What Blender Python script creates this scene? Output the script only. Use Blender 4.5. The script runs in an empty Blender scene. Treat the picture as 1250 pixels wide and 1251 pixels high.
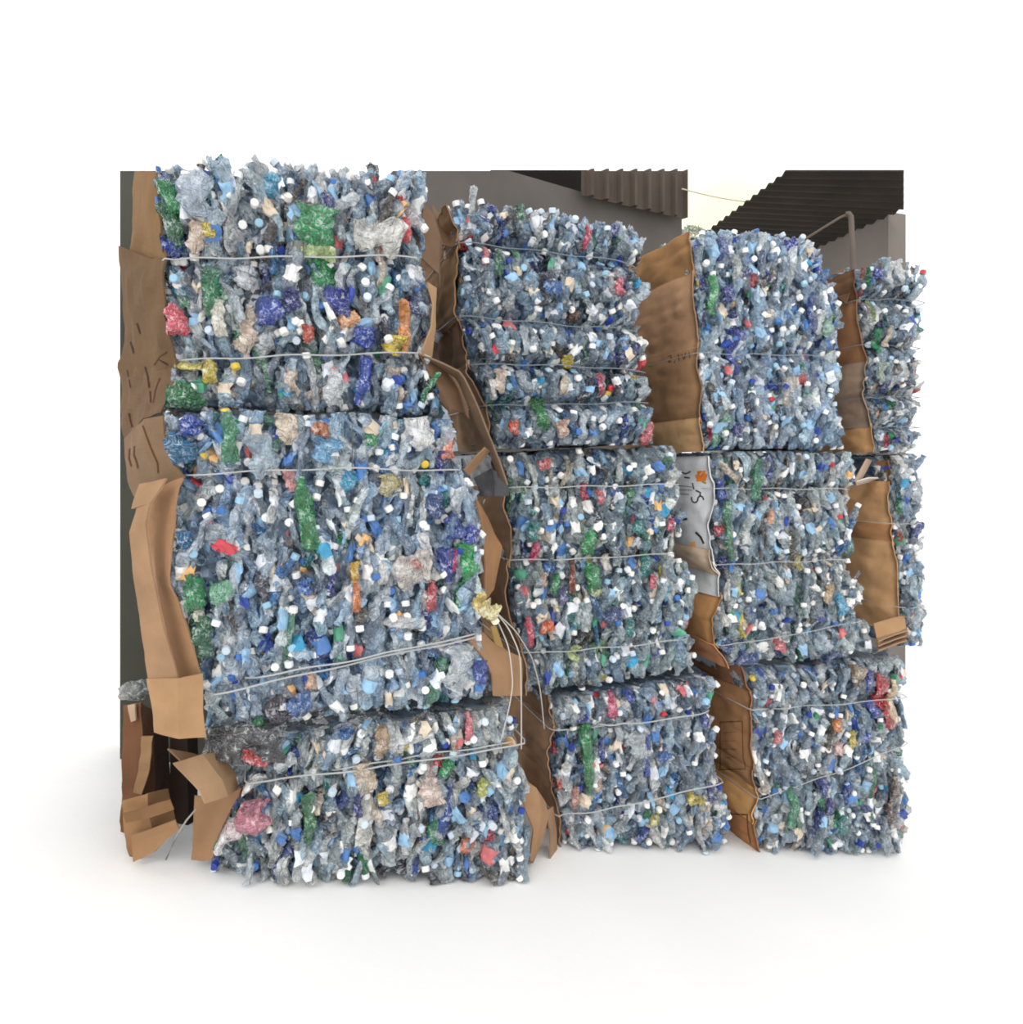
import bpy, math
import numpy as np
from mathutils import Vector, Matrix

rng = np.random.default_rng(11)
SC = bpy.context.scene
COL = SC.collection
PI = math.pi

# ------------------------------------------------------------------ camera and the stack's own frame
FPX, CX, CY = 824.0, 625.0, 625.5
EYE = np.array([0.0, 0.0, 1.64])
PITCH = math.atan((CY - 570.0) / FPX)
cam_d = bpy.data.cameras.new('camera')
cam = bpy.data.objects.new('camera', cam_d)
COL.objects.link(cam)
cam.location = EYE
cam.rotation_euler = (PI / 2 - PITCH, 0, 0)
cam_d.sensor_width = 36.0
cam_d.lens = 36.0 * FPX / 1250.0
cam_d.clip_start = 0.05
cam_d.clip_end = 300
SC.camera = cam
RM = np.array(Matrix.Rotation(PI / 2 - PITCH, 3, 'X'))

YAW = math.radians(19.2)
UX = np.array([math.cos(YAW), math.sin(YAW), 0.0])      # along the front of the stack
WX = np.array([-math.sin(YAW), math.cos(YAW), 0.0])     # into the stack
ZX = np.array([0.0, 0.0, 1.0])
P0 = np.array([(640 - CX) / FPX * 2.8, 2.8, 0.0])
BASIS = np.stack([UX, WX, ZX])                           # rows


def ray(px, py):
    return RM @ np.array([(px - CX) / FPX, (CY - py) / FPX, -1.0])


def at_depth(px, py, d):
    r = ray(px, py)
    return EYE + r * (d / r[1])


def az(px, py, w):
    """a point seen at (px, py) on the plane w metres into the stack -> (a, z)"""
    r = ray(px, py)
    t = (w - (EYE - P0) @ WX) / (r @ WX)
    p = EYE + r * t - P0
    return np.array([p @ UX, p[2]])


def S(a, w, z):
    a, w, z = np.broadcast_arrays(np.asarray(a, float), np.asarray(w, float), np.asarray(z, float))
    return P0 + a[..., None] * UX + w[..., None] * WX + z[..., None] * ZX


def poly(pts, w):
    return np.array([az(x, y, w) for x, y in pts])


def resample(pts, t, axis):
    k = pts[:, axis]
    k = (k - k[0]) / (k[-1] - k[0])
    return np.stack([np.interp(t, k, pts[:, 0]), np.interp(t, k, pts[:, 1])], -1)


def lin(c):
    c = np.asarray(c, float) / 255.0
    return np.where(c <= 0.04045, c / 12.92, ((c + 0.055) / 1.055) ** 2.4)


# ------------------------------------------------------------------ smooth noise
_N3 = np.random.default_rng(5).uniform(-1, 1, (32, 32, 32))


def noise(p, s=1.0):
    p = np.asarray(p, float) * s
    i = np.floor(p).astype(int)
    f = p - i
    f = f * f * (3 - 2 * f)
    out = 0
    for dx in (0, 1):
        for dy in (0, 1):
            for dz in (0, 1):
                wgt = (f[..., 0] if dx else 1 - f[..., 0]) * (f[..., 1] if dy else 1 - f[..., 1]) * (f[..., 2] if dz else 1 - f[..., 2])
                out = out + wgt * _N3[(i[..., 0] + dx) % 32, (i[..., 1] + dy) % 32, (i[..., 2] + dz) % 32]
    return out


# ------------------------------------------------------------------ materials
def new_mat(name):
    m = bpy.data.materials.new(name)
    m.use_nodes = True
    nt = m.node_tree
    nt.nodes.clear()
    return m, nt.nodes, nt.links


def nd(ns, kind, **kw):
    n = ns.new(kind)
    for k, v in kw.items():
        setattr(n, k, v)
    return n


def mat_pet():
    """thin crumpled PET: part clear, part scuffed, whitened along its creases, shiny on the folds"""
    m, ns, ln = new_mat('crushed_pet')
    out = nd(ns, 'ShaderNodeOutputMaterial')
    at = nd(ns, 'ShaderNodeAttribute', attribute_name='tint')
    tc = nd(ns, 'ShaderNodeTexCoord')
    # folds: ridges of a warped noise
    vo = nd(ns, 'ShaderNodeTexNoise')
    vo.inputs['Scale'].default_value = 26
    vo.inputs['Detail'].default_value = 2.5
    vo.inputs['Roughness'].default_value = .6
    vo.inputs['Distortion'].default_value = 1.1
    ln.new(tc.outputs['Object'], vo.inputs['Vector'])
    a1 = nd(ns, 'ShaderNodeMath', operation='SUBTRACT')
    ln.new(vo.outputs['Fac'], a1.inputs[0])
    a1.inputs[1].default_value = 0.5
    a2 = nd(ns, 'ShaderNodeMath', operation='ABSOLUTE')
    ln.new(a1.outputs[0], a2.inputs[0])
    bp = nd(ns, 'ShaderNodeBump')
    bp.inputs['Strength'].default_value = 1.0
    bp.inputs['Distance'].default_value = 0.035
    ln.new(a2.outputs[0], bp.inputs['Height'])
    # crease mask and cloudiness
    cr = nd(ns, 'ShaderNodeMapRange')
    cr.inputs['From Min'].default_value = 0.0
    cr.inputs['From Max'].default_value = 0.05
    cr.inputs['To Min'].default_value = 1.0
    cr.inputs['To Max'].default_value = 0.0
    ln.new(a2.outputs[0], cr.inputs['Value'])
    cl = nd(ns, 'ShaderNodeTexNoise')
    cl.inputs['Scale'].default_value = 20
    cl.inputs['Detail'].default_value = 4
    cl.inputs['Roughness'].default_value = .7
    ln.new(tc.outputs['Object'], cl.inputs['Vector'])
    clr = nd(ns, 'ShaderNodeMapRange')
    clr.inputs['From Min'].default_value = 0.40
    clr.inputs['From Max'].default_value = 0.62
    ln.new(cl.outputs['Fac'], clr.inputs['Value'])
    mk = nd(ns, 'ShaderNodeMath', operation='MULTIPLY')
    ln.new(cr.outputs[0], mk.inputs[0])
    ln.new(clr.outputs[0], mk.inputs[1])
    wc = nd(ns, 'ShaderNodeMixRGB')
    wf = nd(ns, 'ShaderNodeMath', operation='MULTIPLY')
    ln.new(mk.outputs[0], wf.inputs[0])
    wf.inputs[1].default_value = 0.7
    ln.new(wf.outputs[0], wc.inputs[0])
    ln.new(at.outputs['Color'], wc.inputs[1])
    wc.inputs[2].default_value = (.90, .92, .93, 1)
    df = nd(ns, 'ShaderNodeBsdfDiffuse')
    ln.new(wc.outputs[0], df.inputs['Color'])
    ln.new(bp.outputs['Normal'], df.inputs['Normal'])
    tl = nd(ns, 'ShaderNodeBsdfTranslucent')
    ln.new(wc.outputs[0], tl.inputs['Color'])
    m0 = nd(ns, 'ShaderNodeMixShader')
    m0.inputs[0].default_value = 0.22
    ln.new(df.outputs[0], m0.inputs[1])
    ln.new(tl.outputs[0], m0.inputs[2])
    tr = nd(ns, 'ShaderNodeBsdfTransparent')
    mx = nd(ns, 'ShaderNodeMixRGB')
    mx.inputs[0].default_value = 0.5
    mx.inputs[2].default_value = (1, 1, 1, 1)
    ln.new(at.outputs['Color'], mx.inputs[1])
    ln.new(mx.outputs[0], tr.inputs['Color'])
    # how solid: the tint's alpha, less where the film is clear, all of it on creases
    ca = nd(ns, 'ShaderNodeMapRange')
    ca.inputs['To Min'].default_value = 0.45
    ca.inputs['To Max'].default_value = 1.25
    ln.new(clr.outputs[0], ca.inputs['Value'])
    al = nd(ns, 'ShaderNodeMath', operation='MULTIPLY')
    ln.new(at.outputs['Alpha'], al.inputs[0])
    ln.new(ca.outputs[0], al.inputs[1])
    al2 = nd(ns, 'ShaderNodeMath', operation='MAXIMUM', use_clamp=True)
    ln.new(al.outputs[0], al2.inputs[0])
    ln.new(mk.outputs[0], al2.inputs[1])
    m1 = nd(ns, 'ShaderNodeMixShader')
    ln.new(al2.outputs[0], m1.inputs[0])
    ln.new(tr.outputs[0], m1.inputs[1])
    ln.new(m0.outputs[0], m1.inputs[2])
    gl = nd(ns, 'ShaderNodeBsdfGlossy')
    gl.inputs['Roughness'].default_value = 0.12
    ln.new(bp.outputs['Normal'], gl.inputs['Normal'])
    lw = nd(ns, 'ShaderNodeLayerWeight')
    lw.inputs['Blend'].default_value = 0.5
    ln.new(bp.outputs['Normal'], lw.inputs['Normal'])
    pw = nd(ns, 'ShaderNodeMath', operation='POWER')
    ln.new(lw.outputs['Facing'], pw.inputs[0])
    pw.inputs[1].default_value = 2.2
    fr = nd(ns, 'ShaderNodeMapRange')
    fr.inputs['To Min'].default_value = 0.05
    fr.inputs['To Max'].default_value = 0.85
    ln.new(pw.outputs[0], fr.inputs['Value'])
    m2 = nd(ns, 'ShaderNodeMixShader')
    ln.new(fr.outputs[0], m2.inputs[0])
    ln.new(m1.outputs[0], m2.inputs[1])
    ln.new(gl.outputs[0], m2.inputs[2])
    ln.new(m2.outputs[0], out.inputs[0])
    return m


def mat_tint(name, rough=0.4, spec=0.4, mottled=0.0, scale=8.0, bump=0.0, bscale=30.0, stretch=None):
    m, ns, ln = new_mat(name)
    out = nd(ns, 'ShaderNodeOutputMaterial')
    at = nd(ns, 'ShaderNodeAttribute', attribute_name='tint')
    b = nd(ns, 'ShaderNodeBsdfPrincipled')
    b.inputs['Roughness'].default_value = rough
    b.inputs['Specular IOR Level'].default_value = spec
    col = at.outputs['Color']
    tc = nd(ns, 'ShaderNodeTexCoord')
    if mottled:
        nz = nd(ns, 'ShaderNodeTexNoise')
        nz.inputs['Scale'].default_value = scale
        nz.inputs['Detail'].default_value = 5
        ln.new(tc.outputs['Object'], nz.inputs['Vector'])
        mr = nd(ns, 'ShaderNodeMapRange')
        mr.inputs['From Min'].default_value = 0.25
        mr.inputs['From Max'].default_value = 0.75
        mr.inputs['To Min'].default_value = 1 - mottled
        mr.inputs['To Max'].default_value = 1 + mottled * 0.6
        ln.new(nz.outputs['Fac'], mr.inputs['Value'])
        vm = nd(ns, 'ShaderNodeVectorMath', operation='SCALE')
        ln.new(col, vm.inputs[0])
        ln.new(mr.outputs[0], vm.inputs['Scale'])
        col = vm.outputs[0]
    ln.new(col, b.inputs['Base Color'])
    if bump:
        n2 = nd(ns, 'ShaderNodeTexNoise')
        n2.inputs['Scale'].default_value = bscale
        n2.inputs['Detail'].default_value = 4
        ln.new(tc.outputs['Object'], n2.inputs['Vector'])
        bp = nd(ns, 'ShaderNodeBump')
        bp.inputs['Strength'].default_value = bump
        bp.inputs['Distance'].default_value = 0.01
        ln.new(n2.outputs['Fac'], bp.inputs['Height'])
        ln.new(bp.outputs['Normal'], b.inputs['Normal'])
    ln.new(b.outputs[0], out.inputs[0])
    return m


PET = mat_pet()
CAPM = mat_tint('moulded_plastic', 0.35, 0.5)
LABM = mat_tint('printed_film', 0.4, 0.4, 0.25, 40.0)
COREM = mat_tint('packed_plastic', 0.3, 0.5, 0.4, 25.0, 0.8, 40.0)
CARD = mat_tint('kraft_cardboard', 0.85, 0.15, 0.22, 7.0, 0.35, 18.0)
STEEL = mat_tint('galvanised_wire', 0.35, 0.6)
PLASTER = mat_tint('grey_cement_render', 0.9, 0.2, 0.25, 1.5, 0.2, 25.0)
SHEETM = mat_tint('weathered_roof_sheet', 0.7, 0.2, 0.3, 3.0)
CONC = mat_tint('pale_concrete', 0.9, 0.2, 0.03, 1.2, 0.1, 30.0)
LEAF = mat_tint('pale_leaves', 0.8, 0.2, 0.3, 3.0)


# ------------------------------------------------------------------ mesh helpers
def mesh_from(name, verts, faces, tint, mats, midx=None, smooth=False):
    """faces: (n,4) int array or list; tint: (nv,4)"""
    me = bpy.data.meshes.new(name)
    verts = np.ascontiguousarray(verts, dtype=np.float32)
    if isinstance(faces, np.ndarray):
        nf, k = faces.shape
        me.vertices.add(len(verts))
        me.vertices.foreach_set('co', verts.ravel())
        me.loops.add(nf * k)
        me.loops.foreach_set('vertex_index', faces.astype(np.int32).ravel())
        me.polygons.add(nf)
        me.polygons.foreach_set('loop_start', np.arange(0, nf * k, k, dtype=np.int32))
    else:
        me.from_pydata(verts.tolist(), [], faces)
        nf = len(faces)
    for m in mats:
        me.materials.append(m)
    if midx is not None:
        me.polygons.foreach_set('material_index', np.asarray(midx, dtype=np.int32))
    me.polygons.foreach_set('use_smooth', np.full(nf, smooth, dtype=bool))
    ca = me.attributes.new('tint', 'FLOAT_COLOR', 'POINT')
    t = np.ascontiguousarray(np.broadcast_to(np.asarray(tint, np.float32), (len(verts), 4)), dtype=np.float32)
    ca.data.foreach_set('color', t.ravel())
    me.update(calc_edges=True)
    me.validate()
    return me


def link(name, me, parent=None, loc=None):
    o = bpy.data.objects.new(name, me)
    COL.objects.link(o)
    if loc is not None:
        o.location = loc
    if parent is not None:
        o.parent = parent
    return o


def tag(o, label=None, cat=None, group=None, kind=None):
    if label:
        o['label'] = label
    if cat:
        o['category'] = cat
    if group:
        o['group'] = group
    if kind:
        o['kind'] = kind
    return o


def empty(name, loc):
    o = bpy.data.objects.new(name, None)
    COL.objects.link(o)
    o.location = loc
    o.empty_display_size = 0.1
    return o


def rgba(c, a=1.0):
    l = lin(c)
    return np.array([l[0], l[1], l[2], a])


def kraft(c):
    c = np.asarray(c, float)
    g = c.mean()
    return rgba((c * .80 + g * .20) * .93)


def tube(pts, r, seg=6):
    """a closed-ended tube along world points -> verts, faces(list)"""
    pts = np.asarray(pts, float)
    n = len(pts)
    V, Fc = [], []
    tan = np.gradient(pts, axis=0)
    for i in range(n):
        t = tan[i] / (np.linalg.norm(tan[i]) + 1e-9)
        ref = np.array([0, 0, 1.0]) if abs(t[2]) < 0.9 else np.array([1.0, 0, 0])
        b = np.cross(t, ref)
        b /= np.linalg.norm(b)
        c = np.cross(t, b)
        for k in range(seg):
            an = 2 * PI * k / seg
            V.append(pts[i] + r * (math.cos(an) * b + math.sin(an) * c))
    for i in range(n - 1):
        for k in range(seg):
            k2 = (k + 1) % seg
            Fc.append([i * seg + k, i * seg + k2, (i + 1) * seg + k2, (i + 1) * seg + k])
    Fc.append(list(range(seg))[::-1])
    Fc.append([(n - 1) * seg + k for k in range(seg)])
    return np.array(V), Fc


# ------------------------------------------------------------------ crushed bottle generator (many at once)
SEG = 10
RT = np.array([0.0, 0.02, 0.08, 0.17, 0.27, 0.37, 0.46, 0.55, 0.64, 0.73, 0.81, 0.88, 0.93, 0.97])
RR = np.array([0.55, 0.92, 1.0, 0.93, 1.0, 0.92, 1.0, 0.93, 1.0, 0.9, 0.66, 0.42, 0.0, 0.0])   # 0 = neck radius
NR = len(RT)
CSEG = 8


def topo():
    f = []
    for i in range(NR - 1):
        for k in range(SEG):
            k2 = (k + 1) % SEG
            f.append([i * SEG + k, i * SEG + k2, (i + 1) * SEG + k2, (i + 1) * SEG + k])
    nb = NR * SEG
    f2 = [[nb, (k + 1) % SEG, k, nb] for k in range(SEG)]     # bottom fan (degenerate quad -> tri below)
    return np.array(f), nb


BODY_F, BODY_N = topo()
BASE_F = np.array([[0, 1, 2, 3], [0, 3, 4, 5], [0, 5, 6, 7], [0, 7, 8, 9]])[:, ::-1]
BODY_F = np.concatenate([BODY_F, BASE_F])
# cap: ring low, ring high, inner top ring
CAP_N = CSEG * 3
CAP_F = []
for r_ in range(2):
    for k_ in range(CSEG):
        k2_ = (k_ + 1) % CSEG
        CAP_F.append([r_ * CSEG + k_, r_ * CSEG + k2_, (r_ + 1) * CSEG + k2_, (r_ + 1) * CSEG + k_])
t_ = 2 * CSEG
CAP_F += [[t_ + 0, t_ + 1, t_ + 2, t_ + 3], [t_ + 0, t_ + 3, t_ + 4, t_ + 7], [t_ + 4, t_ + 5, t_ + 6, t_ + 7]]
CAP_F = np.array(CAP_F)
LAB_RINGS = [4, 5, 6, 7]
LAB_N = len(LAB_RINGS) * SEG
LAB_F = []
for i_ in range(len(LAB_RINGS) - 1):
    for k_ in range(SEG):
        k2_ = (k_ + 1) % SEG
        LAB_F.append([i_ * SEG + k_, i_ * SEG + k2_, (i_ + 1) * SEG + k2_, (i_ + 1) * SEG + k_])
LAB_F = np.array(LAB_F)


def bottles(L, W, T, crush=1.0):
    """L,W,T arrays (n): length, width, thickness. Local axes: x wide, y long (cap at +y), z thin."""
    n = len(L)
    an = np.arange(SEG) * 2 * PI / SEG
    t = np.broadcast_to(RT, (n, NR))
    rn = 0.0125
    rx = np.where(RR > 0, RR * W[:, None] / 2, rn)
    neck = np.clip((RT - 0.78) / 0.14, 0, 1)
    rz = np.where(RR > 0, RR * T[:, None] / 2, rn)
    rz = rz * (1 - neck) + np.maximum(rz, np.minimum(rx, rn)) * neck
    jit = 1 + crush * 0.16 * rng.standard_normal((n, NR, SEG)) * (1 - neck)[None, :, None]
    x = rx[:, :, None] * np.cos(an) * jit
    z = rz[:, :, None] * np.sin(an) * jit
    # dent: push one side in along random angle
    da = rng.uniform(0, 2 * PI, (n, 1, 1))
    dt = rng.uniform(0.2, 0.7, (n, 1, 1))
    dent = np.exp(-((t[:, :, None] - dt) / 0.13) ** 2) * np.clip(np.cos(an - da), 0, 1) * 0.6 * crush
    x = x * (1 - dent)
    z = z * (1 - dent)
    tw = (rng.uniform(-0.9, 0.9, (n, 1)) * crush) * (t - 0.5)
    c, s = np.cos(tw)[:, :, None], np.sin(tw)[:, :, None]
    x, z = c * x - s * z, s * x + c * z
    y = np.broadcast_to(((t - 0.5) * L[:, None])[:, :, None], x.shape).copy()
    y += crush * 0.006 * rng.standard_normal(x.shape) * (1 - neck)[None, :, None]
    k = rng.uniform(1.0, 2.6, (n, 1))
    ph = rng.uniform(0, 2 * PI, (n, 1))
    ox = crush * 0.13 * W[:, None] * np.sin(PI * t * k + ph)
    oz = crush * 0.16 * W[:, None] * np.sin(PI * t * k * 1.2 + ph * 1.7)
    x = x + ox[:, :, None]
    z = z + oz[:, :, None]
    body = np.stack([x, y, z], -1).reshape(n, BODY_N, 3)
    cx = ox[:, -1]
    cz = oz[:, -1]
    can = np.arange(CSEG) * 2 * PI / CSEG
    cr = 0.0142
    y1 = L / 2 - 0.03 * L
    rings = []
    for rad, dy in ((cr, -0.006), (cr, 0.011), (cr * 0.82, 0.0135)):
        rings.append(np.stack([cx[:, None] + rad * np.cos(can), np.broadcast_to((y1 + dy)[:, None], (n, CSEG)), cz[:, None] + rad * np.sin(can)], -1))
    cap = np.concatenate(rings, 1)
    lb = np.stack([x, y, z], -1)[:, LAB_RINGS]
    ctr = lb.mean(2, keepdims=True)
    lb = ctr + (lb - ctr) * np.array([1.05, 1.0, 1.05]) + 0
    lab = lb.reshape(n, LAB_N, 3)
    return body, cap, lab


CLEAR = [((210, 220, 227), .66), ((184, 204, 220), .66), ((222, 228, 231), .68), ((160, 188, 210), .68), ((144, 174, 202), .70),
         ((234, 237, 238), .74), ((196, 206, 212), .60), ((170, 183, 194), .62), ((152, 166, 182), .66), ((192, 216, 230), .68)]
COLOUR = [((40, 76, 158), .85), ((28, 52, 130), .9), ((52, 120, 176), .85), ((34, 130, 84), .85), ((26, 128, 128), .85), ((96, 150, 120), .8),
          ((232, 232, 228), 1.0), ((222, 206, 190), 1.0), ((190, 60, 66), .95), ((214, 196, 96), .95), ((106, 96, 86), .9), ((70, 72, 84), .9)]
COLW = np.array([3, 1.8, 4, 1.6, 1.4, 2.4, 5, 3, .6, .5, 3, 4])
COLW = COLW / COLW.sum()
CAPC = [(238, 238, 236), (236, 232, 226), (60, 110, 176), (34, 62, 150), (200, 214, 226), (196, 50, 56), (40, 140, 90), (220, 190, 70), (150, 190, 214)]
CAPW = np.array([40, 18, 6, 4, 12, 1.2, 1.2, .8, 7])
CAPW = CAPW / CAPW.sum()
LABC = [(236, 236, 232), (222, 226, 232), (86, 130, 190), (52, 78, 158), (150, 190, 220), (214, 120, 120), (224, 208, 186), (90, 160, 130), (196, 70, 80), (228, 180, 120), (60, 150, 190)]
LABW = np.array([20, 16, 9, 5, 14, 2.5, 8, 2.5, 1.2, 1.5, 3])
LABW = LABW / LABW.sum()


def body_tints(n, pcol, bright=1.0, hue=(1, 1, 1)):
    out = np.zeros((n, 4))
    for i in range(n):
        if rng.random() < pcol:
            c, a = COLOUR[rng.choice(len(COLOUR), p=COLW)]
        else:
            c, a = CLEAR[rng.integers(len(CLEAR))]
        v = lin(c) * rng.uniform(0.82, 1.08) * bright * np.array(hue)
        out[i, :3] = np.clip(v, 0, 0.93)
        out[i, 3] = np.clip(a + rng.uniform(-.08, .08), 0, 1)
    return out


def pick_tints(n, cols, w):
    idx = rng.choice(len(cols), size=n, p=w)
    L_ = np.array([lin(c) for c in cols])[idx] * rng.uniform(0.85, 1.05, (n, 1))
    return np.concatenate([np.clip(L_, 0, .95), np.ones((n, 1))], 1)


def unit(v):
    return v / (np.linalg.norm(v, axis=-1, keepdims=True) + 1e-9)


def orient(axis, flat):
    """local x,y,z (stack frame) from long axis and thin direction: returns (n,3,3) rows x,y,z"""
    y = unit(axis)
    z = flat - (flat * y).sum(-1, keepdims=True) * y
    z = unit(z)
    x = np.cross(y, z)
    return np.stack([x, y, z], 1)


# ------------------------------------------------------------------ a strapped bale
class Bale:
    def __init__(s, label, w0, left, right, top, bottom, straps, depth=0.8, on_ground=False, bulge=0.045, free_top=False, under=None, lscale=1.0, pinch=.02, gap=0.0):
        s.pinch, s.gap = pinch, gap
        s.lscale = lscale
        s.free_top, s.on_ground = free_top, on_ground
        s.w0, s.depth, s.bulge = w0, depth, bulge
        s.Lp, s.Rp = poly(left, w0), poly(right, w0)
        s.Tp, s.Bp = poly(top, w0), poly(bottom, w0)
        if on_ground:
            s.Bp[:, 1] = ground_z(s.Bp[:, 0])
        if under is not None:
            q = under.Bp
            k0, k1 = (q[1, 1] - q[0, 1]) / (q[1, 0] - q[0, 0]), (q[-1, 1] - q[-2, 1]) / (q[-1, 0] - q[-2, 0])
            x = s.Tp[:, 0]
            s.Tp[:, 1] = np.where(x < q[0, 0], q[0, 1] + k0 * (x - q[0, 0]), np.where(x > q[-1, 0], q[-1, 1] + k1 * (x - q[-1, 0]), np.interp(x, q[:, 0], q[:, 1])))
        s.Lp[0], s.Lp[-1] = s.Tp[0], s.Bp[0]
        s.Rp[0], s.Rp[-1] = s.Tp[-1], s.Bp[-1]
        s.straps_px = straps
        s.sv = []
        for st in straps:
            p = poly(st, w0)
            vl = (p[0, 1] - s.Lp[0, 1]) / (s.Lp[-1, 1] - s.Lp[0, 1])
            vr = (p[-1, 1] - s.Rp[0, 1]) / (s.Rp[-1, 1] - s.Rp[0, 1])
            s.sv.append((vl, vr))
        c = s.coons(np.array([.5]), np.array([1.0]))[0]
        s.base = S(c[0], w0 + depth / 2, min(s.Bp[:, 1]))
        s.root = empty('plastic_bale', s.base)
        tag(s.root, label, 'bale', 'strapped bales of crushed bottles')
        s.n_parts = 0
        s.parts_todo = []

    def coons(s, u, v):
        L, R = resample(s.Lp, v, 1), resample(s.Rp, v, 1)
        T, B = resample(s.Tp, u, 0), resample(s.Bp, u, 0)
        u, v = u[..., None], v[..., None]
        return ((1 - v) * T + v * B + (1 - u) * L + u * R
                - ((1 - u) * (1 - v) * s.Tp[0] + u * (1 - v) * s.Tp[-1] + (1 - u) * v * s.Bp[0] + u * v * s.Bp[-1]))

    def surf_w(s, u, v):
        lo, hi = np.zeros_like(u) - 0.02, np.ones_like(u) + 0.02
        for vl, vr in s.sv:
            vs = vl + (vr - vl) * u
            lo = np.where((vs <= v) & (vs > lo), vs, lo)
            hi = np.where((vs > v) & (vs < hi), vs, hi)
        q = np.clip((v - lo) / np.maximum(hi - lo, 1e-6), 0, 1)
        hump = np.sin(PI * q) ** 0.55 * np.clip((hi - lo) / 0.22, .4, 1)
        ed = np.exp(-u / 0.035) + np.exp(-(1 - u) / 0.035) + (0.9 * np.exp(-v / 0.022) if s.free_top else 1.0 * np.exp(-v / 0.025)) + 1.2 * np.exp(-(1 - v) / 0.015)
        p = np.stack([u * 5, v * 5, np.full_like(u, s.w0 * 7 + s.base[0])], -1)
        return s.w0 - s.bulge * hump + 0.055 * ed + 0.018 * noise(p, 1.0)

    @staticmethod
    def rag(a):
        a = np.asarray(a, float)
        return 0.016 * noise(np.stack([a * 11, a * 0 + .3, a * 0 + 7.7], -1))

    def clamp_z(s, a, z, tol=0.005):
        t = np.interp(a, s.Tp[:, 0], s.Tp[:, 1]) + s.rag(a)
        b = np.interp(a, s.Bp[:, 0], s.Bp[:, 1]) + (0 if s.on_ground else s.rag(a))
        z = np.maximum(z, b + tol)
        return z if s.free_top else np.minimum(z, t - (s.gap if s.gap else tol))

    def squash(s, q, where='front', edge=True):
        """press points (a, w, z) into the bale's outline: held in at its seams and pinched under its wires"""
        a = q[..., 0]
        if edge:
            a = np.maximum(a, np.interp(q[..., 2], s.Lp[::-1, 1], s.Lp[::-1, 0]) - .003)
        z = s.clamp_z(a, q[..., 2])
        w = q[..., 1].copy()
        if where == 'front':
            t = np.interp(a, s.Tp[:, 0], s.Tp[:, 1]) + s.rag(a)
            b = np.interp(a, s.Bp[:, 0], s.Bp[:, 1]) + (0 if s.on_ground else s.rag(a))
            if not s.free_top:
                w = w + .035 * np.exp(-np.abs(t - s.gap - z) / .016)
            if not s.on_ground:
                w = w + .03 * np.exp(-np.abs(z - b) / .012)
            for st in s.straps_px:
                p = poly(st, s.w0)
                zs = np.interp(a, p[:, 0], p[:, 1])
                w = w + s.pinch * np.exp(-((z - zs) / .024) ** 2)
        return np.stack([a, w, z], -1)

    def to_local(s, a, w, z):
        return S(a, w, z) - s.base

    def build(s, nfront, ntop=0, nright=0, nleft=0, pcol=0.16, bright=1.0, feats=(), nparts=100, hue=(1, 1, 1)):
        V, Fq, M, Tn = [], [], [], []
        off = 0

        def add(v, f, t, m):
            nonlocal off
            V.append(v)
            Fq.append(f + off)
            Tn.append(t)
            M.append(np.full(len(f), m))
            off += len(v)

        # packed core
        nu, nv = 46, 46
        uu, vv = np.meshgrid(np.linspace(0, 1, nu), np.linspace(0, 1, nv), indexing='ij')
        P = s.coons(uu.ravel(), vv.ravel()).reshape(nu, nv, 2)
        w = s.surf_w(uu, vv) + 0.045 + rng.uniform(-.02, .02, uu.shape)
        P[..., 1] = P[..., 1] * .988 + .012 * P[..., 1].mean()
        P[..., 1] = s.clamp_z(P[..., 0], P[..., 1], .012)
        front = s.to_local(P[..., 0], w, P[..., 1])
        back = s.to_local(P[..., 0], np.full_like(w, s.w0 + s.depth), P[..., 1])
        idx = np.arange(nu * nv).reshape(nu, nv)
        f1 = np.stack([idx[:-1, :-1], idx[:-1, 1:], idx[1:, 1:], idx[1:, :-1]], -1).reshape(-1, 4)
        f2 = f1[:, ::-1] + nu * nv
        ring = np.concatenate([idx[:, 0], idx[-1, 1:], idx[-2::-1, -1], idx[0, -2:0:-1]])
        r2 = np.roll(ring, -1)
        f3 = np.stack([ring, r2, r2 + nu * nv, ring + nu * nv], -1)
        ct = np.zeros((2 * nu * nv, 4))
        g = rng.uniform(0, 1, (2 * nu * nv, 1))
        ct[:, :3] = lin((58, 74, 92)) * (1 - g) + lin((150, 170, 190)) * g
        ct[:, 3] = 1
        add(np.concatenate([front.reshape(-1, 3), back.reshape(-1, 3)]), np.concatenate([f1, f2, f3]), ct, 3)

        # bottles everywhere on the front, the top and the open sides
        def place(n, where, layer):
            u, v = rng.uniform(0.01, 0.99, n), rng.uniform(0.01, 0.99, n)
            m = int(math.sqrt(n))
            if m > 3:
                k = np.arange(n)
                u = np.clip(((k % m) + rng.uniform(-.2, 1.2, n)) / m, 0.012, 0.988)
                v = np.clip(((k // m) + rng.uniform(-.2, 1.2, n)) / math.ceil(n / m), 0.012, 0.988)
            Ls = rng.uniform(.12, .2, n) * s.lscale
            Ws = rng.uniform(.04, .062, n)
            Ts = Ws * rng.uniform(.3, .75, n)
            outp = rng.random(n) < 0.27
            if where == 'front':
                c = s.coons(u, v)
                pos = np.stack([c[:, 0], s.surf_w(u, v), c[:, 1]], -1)
                nrm = np.tile([0.0, -1.0, 0.0], (n, 1))
                side = np.tile([1.0, 0, 0], (n, 1))
                up = np.tile([0.0, 0, 1.0], (n, 1))
            elif where == 'top':
                c = s.coons(u, np.zeros(n))
                pos = np.stack([c[:, 0], s.w0 + 0.03 + v * (s.depth - .06), c[:, 1]], -1)
                nrm = np.tile([0.0, 0.0, 1.0], (n, 1))
                side = np.tile([1.0, 0, 0], (n, 1))
                up = np.tile([0.0, 1.0, 0.0], (n, 1))
            else:
                e = 1.0 if where == 'right' else 0.0
                c = s.coons(np.full(n, e), v)
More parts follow.
